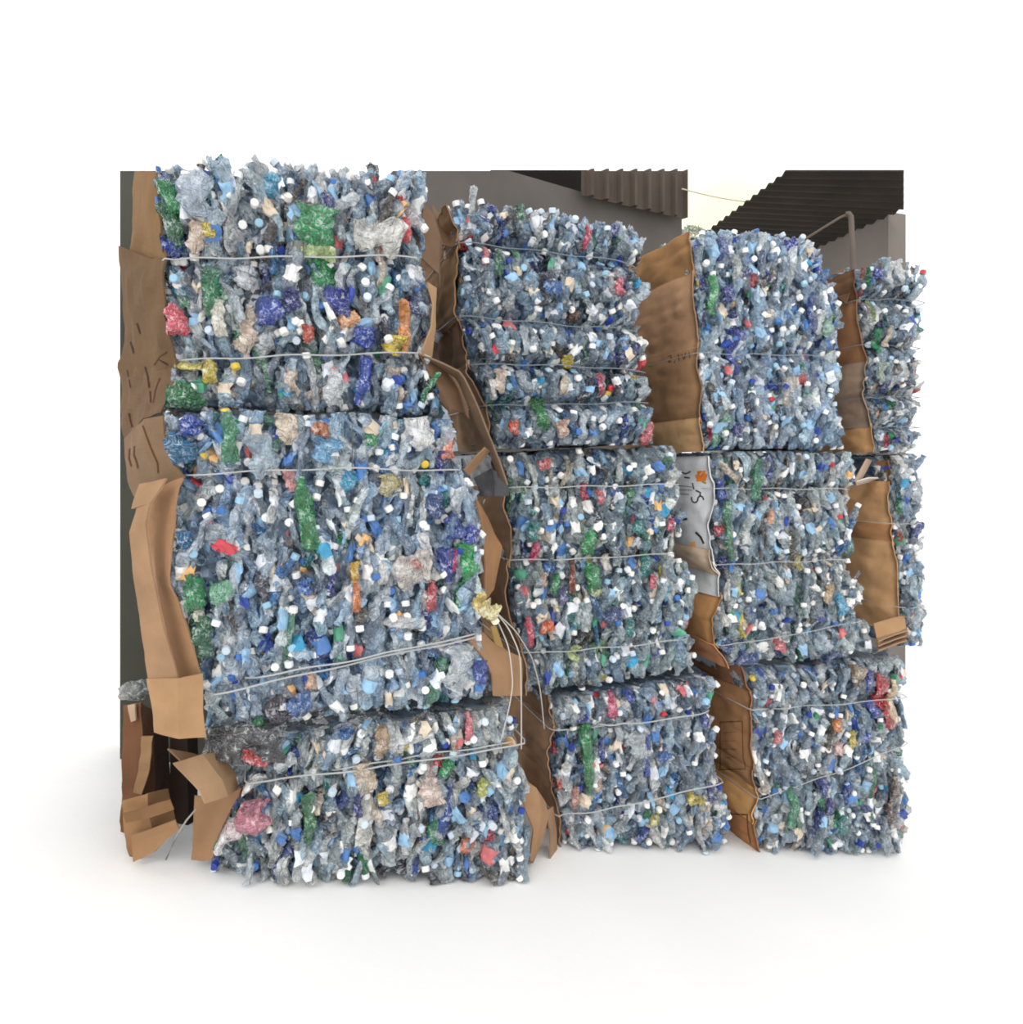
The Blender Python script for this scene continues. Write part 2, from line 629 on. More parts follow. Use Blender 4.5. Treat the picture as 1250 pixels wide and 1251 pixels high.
                pos = np.stack([c[:, 0], s.w0 + 0.04 + u * (s.depth - .08), c[:, 1]], -1)
                nrm = np.tile([1.0 if e else -1.0, 0.0, 0.0], (n, 1))
                side = np.tile([0.0, 1.0, 0], (n, 1))
                up = np.tile([0.0, 0, 1.0], (n, 1))
            g1, g2, g3 = rng.normal(0, .38, (n, 1)), rng.normal(0, .22, (n, 1)), rng.uniform(-.95, .95, (n, 1))
            fl = rng.random((n, 1)) < 0.28
            ax = np.cos(g1) * up + np.sin(g1) * side + np.sin(g2) * nrm
            ax *= np.where(rng.random((n, 1)) < .5, 1, -1)
            flat = np.where(fl, nrm + 0.5 * g3 * side, side + g3 * nrm)
            axo = nrm + rng.normal(0, .33, (n, 1)) * side + rng.normal(0, .33, (n, 1)) * up
            ax = np.where(outp[:, None], axo, ax)
            flat = np.where(outp[:, None], side + rng.normal(0, .5, (n, 1)) * up, flat)
            sink = rng.uniform(0.0, 0.055, n) if layer == 'deep' else rng.uniform(-0.012, 0.018, n)
            sink = np.where(outp, Ls / 2 + rng.uniform(-.022, .035, n) * (1 if layer == 'deep' else .6), sink)
            pos = pos - nrm * sink[:, None]
            # keep everything inside the bale's own outline
            R3 = orient(ax, flat)
            if where == 'front':
                ext = np.abs(R3[:, 1]) * Ls[:, None] / 2 + np.abs(R3[:, 0]) * Ws[:, None] / 2
                t = s.coons(u, np.zeros(n))[:, 1]
                b = s.coons(u, np.ones(n))[:, 1]
                l = s.coons(np.zeros(n), v)[:, 0]
                r = s.coons(np.ones(n), v)[:, 0]
                sl = 0.012
                pos[:, 2] = np.clip(pos[:, 2], np.minimum(b + ext[:, 2] - sl * .3, (b + t) / 2), np.maximum(t - ext[:, 2] + sl * 1.2, (b + t) / 2))
                pos[:, 0] = np.clip(pos[:, 0], np.minimum(l + ext[:, 0] - sl, (l + r) / 2), np.maximum(r - ext[:, 0] + sl, (l + r) / 2))
            elif where == 'top':
                pos[:, 2] -= 0.02
            return pos, R3, Ls, Ws, Ts

        jobs = [('front', nfront)]
        if ntop:
            jobs.append(('top', ntop))
        if nright:
            jobs.append(('right', nright))
        if nleft:
            jobs.append(('left', nleft))
        for where, n in jobs:
            pos, R3, Ls, Ws, Ts = place(n, where, 'deep')
            b, c, l = bottles(Ls, Ws, Ts)
            bt = body_tints(n, pcol, bright, hue)
            ctn = pick_tints(n, CAPC, CAPW)
            ltn = pick_tints(n, LABC, LABW)
            hasl = rng.random(n) < 0.42
            hasc = rng.random(n) < 0.42
            for arr, f, t, m, keep in ((b, BODY_F, bt, 0, np.ones(n, bool)), (c, CAP_F, ctn, 1, hasc), (l, LAB_F, ltn, 2, hasl)):
                arr, t, rr, pp = arr[keep], t[keep], R3[keep], pos[keep]
                if len(arr) == 0:
                    continue
                loc = np.einsum('nvk,nkj->nvj', arr, rr) + pp[:, None, :]
                loc = s.squash(loc, where, where != 'left')
                wl = s.to_local(loc[..., 0], loc[..., 1], loc[..., 2])
                nvv = arr.shape[1]
                ff = (f[None] + (np.arange(len(arr)) * nvv)[:, None, None]).reshape(-1, 4)
                add(wl.reshape(-1, 3), ff, np.repeat(t, nvv, 0), m)
        me = mesh_from('crushed_bottles', np.concatenate(V), np.concatenate(Fq), np.concatenate(Tn), [PET, CAPM, LABM, COREM], np.concatenate(M))
        o = link('crushed_bottles', me, s.root)
        o['kind'] = 'stuff'

        # the bottles that show: parts of their own
        nf = min(len(feats), nparts)
        pos, R3, Ls, Ws, Ts = place(max(nparts - nf, 1), 'front', 'out')
        b, c, l = bottles(Ls, Ws, Ts, 0.9)
        bt = body_tints(len(Ls), pcol * .8, bright, hue)
        ctn, ltn = pick_tints(len(Ls), CAPC, CAPW), pick_tints(len(Ls), LABC, LABW)
        for i in range(len(Ls)):
            if i >= nparts - nf:
                break
            s.bottle_part(b[i], c[i] if rng.random() < .55 else None, l[i] if rng.random() < .45 else None, R3[i], pos[i], bt[i], ctn[i], ltn[i])
        for ft in feats[:nf]:
            s.feature(*ft)

    def bottle_part(s, b, c, l, R3, pos, bt, ct, lt, label=None):
        ctr = S(pos[0], pos[1], pos[2]) - s.base

        def fit(arr):
            q = arr @ R3 + pos
            q = s.squash(q, 'front', not label)
            return (q - pos) @ BASIS
        o = link('bottle', mesh_from('bottle', fit(b), BODY_F, bt, [PET]), s.root, ctr)
        if label:
            o['label'] = label
        if c is not None:
            link('bottle_cap', mesh_from('bottle_cap', fit(c), CAP_F, ct, [CAPM]), o)
        if l is not None:
            link('bottle_label', mesh_from('bottle_label', fit(l), LAB_F, lt, [LABM]), o)
        return o

    def feature(s, px, py, wp, hp, col, alpha=0.92, tilt=0.0, out=0.02, cap=None, label=None):
        c = az(px, py, s.w0 - 0.03)
        sc = np.linalg.norm(S(c[0], s.w0, c[1]) - EYE) / FPX
        u = np.clip((c[0] - s.Tp[0, 0]) / (s.Tp[-1, 0] - s.Tp[0, 0]), 0.03, .97)
        v = np.clip((c[1] - s.Lp[0, 1]) / (s.Lp[-1, 1] - s.Lp[0, 1]), 0.03, .97)
        w = float(s.surf_w(np.array([u]), np.array([v]))[0]) - out
        c = az(px, py, w)
        L_, W_ = max(hp, wp) * sc * 1.12, min(hp, wp) * sc * 1.25
        if wp > hp:
            tilt += PI / 2
        b, cc, ll = bottles(np.array([L_]), np.array([max(W_, .03)]), np.array([max(min(W_, .06) * .7, .022)]), 0.7)
        ax = np.array([[math.sin(tilt), 0.0, math.cos(tilt)]]) * (1 if rng.random() < .5 else -1)
        R3 = orient(ax, np.array([[0.25, -1.0, 0.0]]))
        t = rgba(col, alpha)
        return s.bottle_part(b[0], cc[0] if cap else None, None, R3[0], np.array([c[0], w, c[1]]), t, rgba(cap or (240, 240, 240)), t, label)

    # binding wires
    def strap(s, pts, r=0.0028, side=True, out=0.012, col=(176, 178, 176)):
        P = poly(pts, s.w0 - .02)
        n = 28
        k = np.linspace(0, 1, n)
        a = np.interp(k, np.linspace(0, 1, len(P)), P[:, 0])
        z = np.interp(k, np.linspace(0, 1, len(P)), P[:, 1])
        u = np.clip((a - a[0]) / (a[-1] - a[0] + 1e-9), 0.02, .98)
        v = np.clip((z - s.Lp[0, 1]) / (s.Lp[-1, 1] - s.Lp[0, 1]), 0, 1)
        w = s.surf_w(u, v)
        w = np.minimum.reduce([w, np.roll(w, 1), np.roll(w, -1)]) - out - 0.02
        z = z + 0.003 * np.sin(k * 17 + s.w0 * 30)
        pw = S(a, w, z)
        if side:
            pre = S(np.full(5, a[0] - .012), np.linspace(s.w0 + s.depth * .9, w[0] + .03, 5), np.full(5, z[0]))
            post = S(np.full(5, a[-1] + .012), np.linspace(w[-1] + .03, s.w0 + s.depth * .9, 5), np.full(5, z[-1]))
            pw = np.concatenate([pre, pw, post])
        V_, F_ = tube(pw - s.base, r)
        link('strap', mesh_from('strap', V_, F_, rgba(col), [STEEL], smooth=True), s.root)

    def wire(s, pts3, r=0.0025, col=(190, 186, 178)):
        """pts3: (px, py, w) list"""
        P = np.array([S(*(lambda q, w: (q[0], w, q[1]))(az(x, y, w), w)) for x, y, w in pts3])
        k = np.linspace(0, 1, len(P))
        kk = np.linspace(0, 1, 30)
        # smooth: quadratic blending through the points
        Q = np.stack([np.interp(kk, k, P[:, i]) for i in range(3)], -1)
        for _ in range(4):
            Q[1:-1] = (Q[:-2] + 2 * Q[1:-1] + Q[2:]) / 4
        V_, F_ = tube(Q - s.base, r)
        link('loose_wire', mesh_from('loose_wire', V_, F_, rgba(col), [STEEL], smooth=True), s.root)

    # cardboard on the left side of the bale, between two heights
    def side_sheet(s, v0, v1, depth=0.62, off=0.01, col=(168, 124, 80), bulge=0.03, tiltb=0.0, front=-0.02, skew=0.0):
        nv, nd_ = 34, 24
        v = np.linspace(v0, v1, nv)
        d = np.linspace(0, 1, nd_)
        Lr = resample(s.Lp, np.clip(v, 0, 1), 1)
        q = (v - v0) / (v1 - v0)
        hump = np.sin(PI * q) ** 0.7
        a = Lr[:, 0][:, None] - off - bulge * hump[:, None] * (0.35 + 0.65 * np.sin(PI * np.clip(d * .8 + .1, 0, 1)))[None] - tiltb * d[None]
        z = Lr[:, 1][:, None] + skew * d[None] + 0 * a
        w = s.w0 + front + d[None] * depth + 0 * a
        X = S(a, w, z)
        nz = noise(X * 1.0, 8.0) * 0.018 + np.abs(noise(X + 3.0, 17.0)) * 0.014 + noise(X, 36.0) * 0.004
        X = X - nz[..., None] * UX
        return s._sheet(X, np.minimum(np.array(col) * (1.13 if max(col) < 215 else 1.0), 236), smooth=True)

    # a sheet lofted over polylines that are given by where they are seen and how deep they lie
    def loft(s, cols, ws, col=(168, 124, 80), crumple=0.007, sub=6, thick=0.006, label=None, smooth=False):
        m = 20
        rows = []
        for pts, w in zip(cols, ws):
            wv = w if isinstance(w, (list, tuple)) else [w] * len(pts)
            P = np.array([S(az(x, y, q)[0], q, az(x, y, q)[1]) for (x, y), q in zip(pts, wv)])
            seg = np.concatenate([[0], np.cumsum(np.linalg.norm(np.diff(P, axis=0), axis=1))])
            k = np.linspace(0, seg[-1], m)
            rows.append(np.stack([np.interp(k, seg, P[:, i]) for i in range(3)], -1))
        G = []
        for i in range(len(rows) - 1):
            for j in range(sub):
                t = j / sub
                G.append(rows[i] * (1 - t) + rows[i + 1] * t)
        G.append(rows[-1])
        X = np.array(G)
        nz = noise(X, 10.0) * crumple + noise(X, 28.0) * crumple * .4
        inner = np.ones(X.shape[:2])
        X = X + (nz * inner)[..., None] * (WX * .7 + UX * .5)
        return s._sheet(X, col, thick, label, smooth)

    def _sheet(s, X, col, thick=0.006, label=None, smooth=False):
        n, m = X.shape[:2]
        idx = np.arange(n * m).reshape(n, m)
        f = np.stack([idx[:-1, :-1], idx[:-1, 1:], idx[1:, 1:], idx[1:, :-1]], -1).reshape(-1, 4)
        # real thickness
        du = np.gradient(X, axis=0)
        dv = np.gradient(X, axis=1)
        nn = unit(np.cross(du, dv))
        V2 = np.concatenate([X.reshape(-1, 3), (X + nn * thick).reshape(-1, 3)])
        N = n * m
        ring = np.concatenate([idx[:, 0], idx[-1, 1:], idx[-2::-1, -1], idx[0, -2:0:-1]])
        r2 = np.roll(ring, -1)
        ff = np.concatenate([f, f[:, ::-1] + N, np.stack([r2, ring, ring + N, r2 + N], -1)])
        o = link('cardboard_sheet', mesh_from('cardboard_sheet', V2 - s.base, ff, kraft(col), [CARD], smooth=smooth), s.root)
        if label:
            o['label'] = label
        return o


# ------------------------------------------------------------------ ground: a pale concrete apron that falls to the right
G0 = az(255, 1058, -0.2)
G1 = az(1103, 1046, 0.0)


def ground_z(a):
    a = np.asarray(a, float)
    k = (G1[1] - G0[1]) / (G1[0] - G0[0])
    return G0[1] + k * (np.clip(a, -1.7, 2.9) - G0[0])


aa = np.concatenate([np.linspace(-16, -1.7, 12), np.linspace(-1.5, 2.9, 20), np.linspace(4, 18, 12)])
wwg = np.concatenate([np.linspace(-9, -1, 10), np.linspace(-.5, 14, 24)])
A_, W_ = np.meshgrid(aa, wwg, indexing='ij')
Xg = S(A_, W_, ground_z(A_) - 0.004)
ig = np.arange(A_.size).reshape(A_.shape)
fg = np.stack([ig[:-1, :-1], ig[1:, :-1], ig[1:, 1:], ig[:-1, 1:]], -1).reshape(-1, 4)
g = link('ground', mesh_from('ground', Xg.reshape(-1, 3), fg, rgba((241, 240, 238)), [CONC], smooth=True))
tag(g, 'pale concrete yard under the stacked bales', 'ground', kind='structure')

# ------------------------------------------------------------------ the bales
GRN, DGR, TEAL = (28, 150, 84), (24, 104, 66), (24, 132, 130)
BLU, NAV, LBL, CYN = (44, 78, 176), (30, 44, 128), (104, 164, 206), (66, 168, 204)
RED, PNK, ORG, YEL = (190, 44, 56), (214, 96, 116), (226, 128, 52), (226, 204, 76)
WHT, CRM, BRN, BEI = (240, 240, 238), (226, 204, 186), (104, 66, 44), (196, 170, 136)

A1 = Bale('top row bale at the left end, big green bottle caught behind its wire', -0.22,
          [(190, 207), (192, 240), (198, 285), (203, 318), (197, 340), (201, 385), (212, 425), (216, 445), (208, 480), (205, 503)],
          [(512, 208), (519, 245), (508, 305), (522, 345), (527, 390), (514, 432), (534, 470), (552, 512)],
          [(190, 207), (300, 206), (420, 207), (512, 208)], [(205, 503), (340, 504), (552, 512)],
          [[(203, 318), (350, 319), (507, 318)], [(216, 441), (360, 436), (514, 432)]], free_top=True)
A1.build(430, 90, 110, 60, .2, 1.0, [
    (388, 281, 34, 40, GRN), (394, 337, 26, 32, GRN), (208, 245, 14, 32, GRN, .9, -.2), (211, 275, 14, 38, DGR, .9, -.35), (258, 358, 14, 46, (24, 128, 80), .9, .1),
    (240, 291, 14, 28, CRM, 1), (254, 283, 11, 11, YEL, 1), (400, 261, 10, 38, NAV), (214, 389, 18, 28, (224, 92, 110), .95), (332, 381, 26, 24, BLU, .8), (357, 369, 15, 22, NAV),
    (409, 367, 18, 24, (36, 58, 160)), (428, 391, 20, 15, (230, 170, 120), 1), (376, 408, 10, 18, (196, 72, 40), 1), (447, 413, 20, 20, BLU), (482, 423, 20, 20, (224, 200, 60), 1),
    (495, 400, 11, 52, (224, 140, 44), 1), (510, 377, 18, 22, (40, 64, 110)), (302, 415, 14, 36, CRM, 1), (358, 333, 10, 14, RED), (491, 249, 14, 16, RED, 1), (497, 281, 9, 24, (224, 80, 84), 1),
    (459, 286, 48, 34, (214, 212, 206), .95, .4), (333, 227, 20, 22, CYN, .8), (444, 466, 13, 52, BLU, .9, .2), (224, 487, 40, 26, (20, 120, 62), .9), (256, 452, 13, 24, (214, 196, 80), 1),
    (229, 446, 24, 8, (226, 214, 120), 1), (408, 473, 17, 38, (222, 224, 226), 1), (356, 461, 12, 26, CRM, 1), (240, 233, 26, 44, (200, 214, 228), .75), (205, 299, 30, 14, BLU, .85),
    (376, 262, 8, 22, (170, 64, 60), .9), (300, 341, 18, 20, (210, 214, 220), .9), (506, 337, 15, 22, (232, 230, 226), 1, .4), (388, 307, 32, 13, (206, 222, 160), .95), (268, 388, 11, 34, (232, 228, 214), 1),
])
for st in A1.straps_px:
    A1.strap(st)
A1.strap([(372, 215), (370, 318), (368, 430), (372, 500)], side=False, r=.0014, col=(70, 74, 78))

B1 = Bale('largest bale, middle row, with a long folded cardboard flap down its left side', -0.3,
          [(203, 506), (200, 530), (212, 560), (225, 580), (217, 600), (214, 650), (208, 690), (205, 712), (222, 740), (236, 790), (248, 830), (248, 870), (252, 893)],
          [(552, 514), (552, 545), (560, 575), (583, 600), (585, 640), (592, 700), (588, 745), (578, 780), (590, 800), (603, 850)],
          [(203, 506), (340, 506), (552, 514)], [(252, 893), (380, 880), (520, 864), (603, 850)],
          [[(225, 580), (400, 572), (560, 575)], [(249, 849), (440, 805), (580, 779)]], under=A1)
B1.build(600, 60, 130, 90, .14, 1.13, [
    (232, 519, 20, 20, BLU), (281, 533, 15, 50, (60, 150, 104), .85), (219, 545, 26, 30, (48, 120, 164), .85, -.3), (400, 553, 26, 27, (110, 172, 212), .95), (512, 528, 28, 42, (232, 232, 232), 1),
    (548, 543, 14, 30, (224, 134, 100), 1), (542, 566, 14, 24, NAV), (390, 525, 16, 14, (190, 116, 66), 1), (454, 537, 13, 13, GRN), (425, 588, 19, 24, CYN, .9), (374, 626, 17, 78, (30, 138, 72), .97, -.08),
    (475, 594, 20, 24, (196, 184, 136), 1), (226, 661, 13, 17, (30, 110, 160)), (237, 722, 18, 36, (26, 142, 84), .95, -.2), (247, 767, 17, 28, DGR), (242, 745, 11, 22, (226, 226, 206), 1), (272, 723, 22, 20, (130, 196, 160), .85),
    (374, 718, 14, 16, (44, 104, 180)), (434, 700, 8, 20, (220, 180, 50), 1), (436, 727, 8, 34, (224, 134, 70), 1), (406, 713, 8, 26, NAV), (528, 727, 10, 32, (196, 70, 86), 1), (546, 690, 18, 38, (36, 60, 160)),
    (556, 684, 6, 24, (206, 60, 120), 1), (570, 687, 22, 42, (26, 168, 84), .97), (562, 733, 9, 38, (40, 164, 74), .97), (576, 652, 16, 20, (40, 66, 170)), (555, 642, 20, 28, (56, 84, 168), .9), (468, 697, 12, 26, (238, 236, 232), 1),
    (500, 696, 44, 34, (214, 206, 200), .95), (560, 820, 28, 52, (222, 230, 234), .75), (342, 863, 22, 26, (60, 50, 66), .9), (347, 858, 10, 14, WHT, 1), (364, 860, 24, 20, (64, 108, 170), .85), (316, 887, 10, 13, GRN),
    (381, 832, 10, 15, (214, 178, 150), 1), (588, 822, 16, 26, BLU, .85), (356, 588, 14, 22, (226, 160, 156), 1), (320, 560, 24, 44, (190, 208, 220), .7), (490, 760, 50, 12, (210, 212, 214), .9, .15), (352, 524, 20, 34, (226, 210, 188), .95),
    (508, 690, 18, 10, (198, 128, 116), 1), (532, 620, 18, 26, (62, 90, 150), .85), (588, 740, 15, 22, (240, 214, 130), 1, -.3, .06, None, 'pale yellow bottle sticking out of the side'),
    (599, 747, 18, 22, (238, 226, 170), 1, -.6, .09, (240, 232, 200), 'cream yellow bottle hanging out of the side'),
], hue=(0.95, 1.0, 1.06))
B1.strap([(225, 580), (400, 572), (560, 575)])
B1.strap([(249, 849), (440, 805), (580, 779)], r=.0034)
B1.strap([(300, 826), (440, 801), (580, 774)], side=False, r=.003)
B1.strap([(429, 520), (430, 640), (430, 720), (432, 800), (436, 870)], side=False, r=.0016, col=(80, 84, 86))

C1 = Bale('bottom row bale beneath the largest bale, torn cardboard at its upper left corner', -0.26,
          [(262, 882), (318, 930), (300, 960), (281, 995), (261, 1037), (258, 1056)],
          [(616, 842), (632, 895), (638, 925), (638, 960), (642, 1000), (646, 1037), (648, 1055)],
          [(262, 882), (380, 867), (520, 853), (616, 842)], [(258, 1056), (450, 1056), (648, 1055)],
          [[(304, 955), (470, 930), (638, 905)]], depth=.7, on_ground=True, under=B1, gap=.042)
C1.build(400, 40, 60, 50, .2, .98, [
    (312, 1000, 28, 28, (206, 130, 146), .9), (280, 1018, 18, 15, (232, 214, 214), 1), (276, 984, 12, 11, (44, 72, 170)), (312, 928, 24, 10, (196, 66, 66), 1, .5), (378, 1000, 11, 48, (40, 122, 66), .95), (424, 896, 13, 13, (44, 110, 176)),
    (466, 908, 13, 32, (186, 158, 128), 1), (446, 952, 18, 28, (224, 206, 182), 1), (468, 976, 11, 11, YEL, 1), (546, 940, 13, 15, GRN), (538, 930, 10, 10, RED), (528, 964, 22, 30, (230, 208, 196), 1), (598, 1016, 14, 15, (180, 40, 60), 1),
    (574, 888, 8, 28, (214, 110, 120), 1), (532, 1012, 13, 28, (50, 140, 96), .9), (572, 1028, 14, 14, (220, 130, 96), 1), (438, 984, 8, 22, NAV), (350, 930, 20, 14, (200, 206, 210), .9), (310, 958, 26, 12, WHT, 1, -.3), (267, 1030, 14, 20, WHT, 1),
    (496, 905, 60, 8, (216, 218, 220), .9, -.08), (590, 960, 12, 16, (190, 196, 90), .95),
], hue=(0.98, 0.98, 0.95))
C1.strap([(304, 955), (470, 930), (638, 905)], r=.0032)
C1.strap([(400, 938), (520, 917), (625, 903)], side=False)

A2 = Bale('top row bale of five pinched layers, rough top edge against the grey wall', 0.0,
          [(545, 252), (560, 285), (562, 330), (559, 385), (571, 420), (576, 455), (590, 475), (603, 520), (606, 549)],
          [(777, 286), (776, 325), (772, 335), (779, 352), (776, 404), (787, 430), (787, 454), (788, 492), (799, 545)],
          [(545, 252), (640, 262), (700, 274), (777, 286)], [(606, 549), (690, 546), (799, 545)],
          [[(560, 298), (660, 310), (774, 328)], [(559, 388), (660, 398), (776, 405)], [(575, 446), (680, 448), (787, 455)], [(592, 496), (690, 495), (790, 492)]], bulge=.09, lscale=.72, pinch=.055, free_top=True)
A2.build(520, 110, 30, 40, .17, .92, [
    (718, 291, 7, 20, (190, 50, 80), 1), (757, 349, 10, 16, (214, 96, 116), 1), (673, 350, 20, 13, (44, 104, 176)), (698, 442, 12, 12, YEL, 1), (702, 387, 12, 9, BRN, 1), (663, 508, 16, 36, (28, 134, 66), .95), (629, 523, 11, 14, (216, 92, 70), 1),
    (789, 531, 15, 28, (206, 90, 100), 1, -.3), (612, 466, 13, 26, (222, 200, 182), 1), (599, 500, 9, 28, (24, 130, 60), .95), (570, 296, 13, 12, (200, 66, 54), 1), (594, 312, 7, 20, (206, 110, 110), 1), (596, 394, 9, 8, BLU), (560, 398, 12, 9, BLU),
    (610, 320, 8, 26, (30, 116, 72), .9), (632, 318, 7, 22, (60, 146, 100), .9), (577, 248, 7, 30, (190, 198, 200), .8, .15), (636, 263, 8, 18, (30, 120, 80), .9), (750, 283, 9, 12, NAV), (690, 470, 9, 20, (206, 190, 170), 1), (735, 470, 8, 24, (180, 60, 80), .9),
    (760, 310, 20, 14, (120, 140, 150), .8), (600, 475, 14, 20, WHT, 1), (688, 525, 12, 18, (220, 184, 160), 1),
], hue=(0.88, 0.95, 1.0))
for st in A2.straps_px:
    A2.strap(st, r=.0022, col=(120, 130, 138))
B2 = Bale('middle row bale with scattered green bottles, between the yellow bottles and the white carton', 0.0,
          [(607, 553), (620, 590), (622, 640), (624, 690), (628, 740), (637, 790), (641, 805), (641, 848)],
          [(832, 560), (828, 600), (833, 640), (823, 672), (843, 700), (846, 740), (845, 768), (838, 782), (848, 800), (855, 822)],
          [(607, 550), (700, 547), (790, 546), (832, 553)], [(641, 848), (760, 834), (855, 822)],
          [[(620, 596), (720, 594), (828, 591)], [(624, 684), (720, 681), (823, 675)], [(639, 797), (740, 790), (840, 779)]], under=A2)
B2.build(430, 20, 40, 50, .2, .96, [
    (714, 601, 9, 18, (190, 40, 60), 1), (734, 608, 8, 14, (214, 100, 110), 1), (720, 661, 14, 28, (28, 152, 80), .97, .1), (724, 704, 18, 32, (22, 142, 76), .97, -.3), (652, 650, 13, 22, TEAL), (654, 672, 10, 24, (196, 44, 96), 1),
    (680, 712, 10, 22, (28, 140, 84)), (700, 704, 6, 36, (150, 74, 54), 1), (781, 643, 14, 14, TEAL), (750, 600, 20, 12, (50, 86, 140)), (790, 690, 12, 28, TEAL), (670, 694, 13, 12, (44, 110, 180)), (815, 725, 10, 15, CYN), (798, 709, 9, 13, PNK, 1),
    (742, 686, 10, 17, (234, 226, 214), 1), (647, 771, 8, 32, (222, 84, 110), 1, -.15), (669, 767, 14, 12, (226, 110, 50), 1), (664, 567, 12, 11, (210, 110, 106), 1), (790, 664, 10, 24, (30, 120, 104)), (727, 722, 12, 10, (216, 220, 170), .9),
    (664, 708, 11, 14, (200, 170, 156), 1), (688, 728, 10, 18, (84, 90, 150), .9), (820, 640, 8, 12, (200, 60, 96), 1), (730, 790, 20, 12, (120, 160, 120), .8), (770, 765, 9, 18, TEAL), (748, 752, 22, 14, (58, 78, 140), .8), (703, 800, 12, 16, (200, 214, 150), .9),
], hue=(0.93, 0.98, 0.95))
for st in B2.straps_px:
    B2.strap(st, r=.0024)
C2 = Bale('bottom row bale with a long green bottle, left of the cardboard printed with a rectangle', 0.02,
          [(668, 852), (677, 890), (672, 915), (676, 960), (684, 1000), (690, 1040), (691, 1055)],
          [(872, 828), (870, 855), (864, 868), (870, 876), (876, 920), (875, 952), (885, 975), (889, 1010), (891, 1050)],
          [(668, 847), (770, 834), (872, 821)], [(691, 1055), (790, 1052), (891, 1050)],
          [[(676, 892), (760, 882), (864, 866)], [(680, 994), (760, 978), (876, 950)]], on_ground=True, under=B2, gap=.034)
C2.build(380, 20, 40, 0, .15, 1.0, [
    (718, 930, 12, 74, (34, 140, 72), .95, -.04), (749, 861, 10, 26, (206, 80, 120), 1), (771, 849, 10, 16, BLU), (790, 922, 8, 42, (52, 84, 170), .9), (675, 914, 8, 11, RED, 1), (678, 957, 13, 10, (210, 80, 50), 1), (845, 975, 8, 11, YEL, 1),
    (708, 877, 12, 12, NAV), (735, 916, 7, 22, (44, 70, 150)), (862, 880, 9, 10, (56, 80, 160)), (812, 924, 14, 10, (50, 110, 180)), (703, 975, 8, 22, (206, 150, 136), 1), (870, 968, 9, 14, (60, 70, 130), .9), (784, 1020, 12, 12, (60, 84, 160), .9),
    (730, 960, 10, 18, (200, 170, 140), 1), (782, 915, 22, 30, (196, 204, 206), .9), (800, 1000, 9, 12, (220, 210, 120), 1),
])
for st in C2.straps_px:
    C2.strap(st, r=.003)
C2.strap([(700, 888), (770, 878)], side=False, r=.003)

A3 = Bale('top row bale of pale blue bottles with a rounded top, beneath the strip of sky', 0.02,
          [(840, 285), (847, 330), (850, 370), (853, 420), (856, 470), (858, 520), (860, 552)],
          [(1006, 303), (999, 340), (1024, 372), (1022, 400), (1024, 425), (1011, 445), (1026, 456), (1015, 490), (1020, 515), (1028, 551)],
          [(840, 285), (900, 285), (960, 290), (1006, 303)], [(860, 552), (940, 551), (1028, 551)],
          [[(851, 432), (930, 434), (1016, 436)]], bulge=.05, free_top=True)
A3.build(400, 100, 50, 0, .12, 1.06, [
    (871, 362, 10, 38, (70, 166, 96), .95), (890, 358, 15, 16, (44, 60, 150)), (898, 431, 14, 46, (38, 62, 168)), (967, 301, 14, 12, (40, 60, 170)), (992, 380, 10, 38, (40, 78, 150)), (1019, 381, 9, 15, (24, 110, 76)), (1011, 397, 14, 19, (180, 220, 200), .95),
    (963, 480, 16, 30, (206, 200, 190), 1), (863, 531, 8, 13, (196, 50, 70), 1), (902, 527, 13, 14, NAV), (855, 345, 10, 14, BLU, .8), (880, 305, 12, 22, (60, 90, 160), .8), (900, 330, 12, 26, (200, 206, 204), .85), (858, 390, 8, 14, (70, 80, 130)), (940, 545, 20, 12, (50, 84, 130), .8),
    (1000, 395, 12, 22, (228, 230, 230), 1), (930, 300, 9, 24, (214, 220, 222), .8),
], hue=(0.93, 1.0, 1.06))
for st in A3.straps_px:
    A3.strap(st, r=.0018, col=(140, 148, 152))
B3 = Bale('middle row bale with a white printed carton wrapped on its left side', 0.0,
          [(865, 560), (874, 600), (866, 640), (873, 685), (882, 700), (878, 730), (870, 755), (872, 785), (888, 802), (892, 815)],
          [(1044, 556), (1037, 590), (1034, 625), (1052, 640), (1040, 670), (1036, 685), (1045, 705), (1046, 745), (1049, 765), (1062, 785), (1070, 798)],
          [(865, 554), (950, 553), (1044, 552)], [(892, 815), (960, 808), (1070, 798)],
          [[(873, 597), (950, 597), (1037, 597)], [(876, 690), (950, 686), (1036, 683)], [(880, 788), (960, 775), (1050, 757)]], under=A3)
B3.build(360, 20, 40, 0, .13, .97, [
    (891, 650, 10, 64, (40, 122, 80), .95, -.1), (882, 602, 11, 26, (48, 84, 170)), (877, 648, 10, 9, RED, 1), (883, 687, 11, 13, NAV), (902, 718, 6, 16, (226, 214, 110), 1, -.4), (1028, 738, 13, 20, CYN), (1002, 750, 11, 13, (50, 70, 160)), (953, 787, 10, 10, (214, 110, 116), 1),
    (926, 585, 12, 42, (50, 136, 96), .9), (910, 806, 26, 16, (44, 74, 140), .85), (1012, 726, 10, 18, (196, 166, 120), 1), (890, 790, 16, 14, (60, 84, 140), .85), (942, 632, 9, 18, (220, 160, 116), 1), (1037, 560, 10, 14, (190, 220, 226), .9), (976, 595, 12, 14, (90, 100, 110), .9),
    (912, 655, 10, 16, (220, 224, 220), 1), (1020, 804, 26, 10, (50, 84, 140), .8), (887, 720, 10, 22, (236, 236, 232), 1), (885, 756, 12, 12, (214, 214, 206), 1),
], hue=(0.97, 0.99, 0.96))
for st in B3.straps_px:
    B3.strap(st, r=.002)
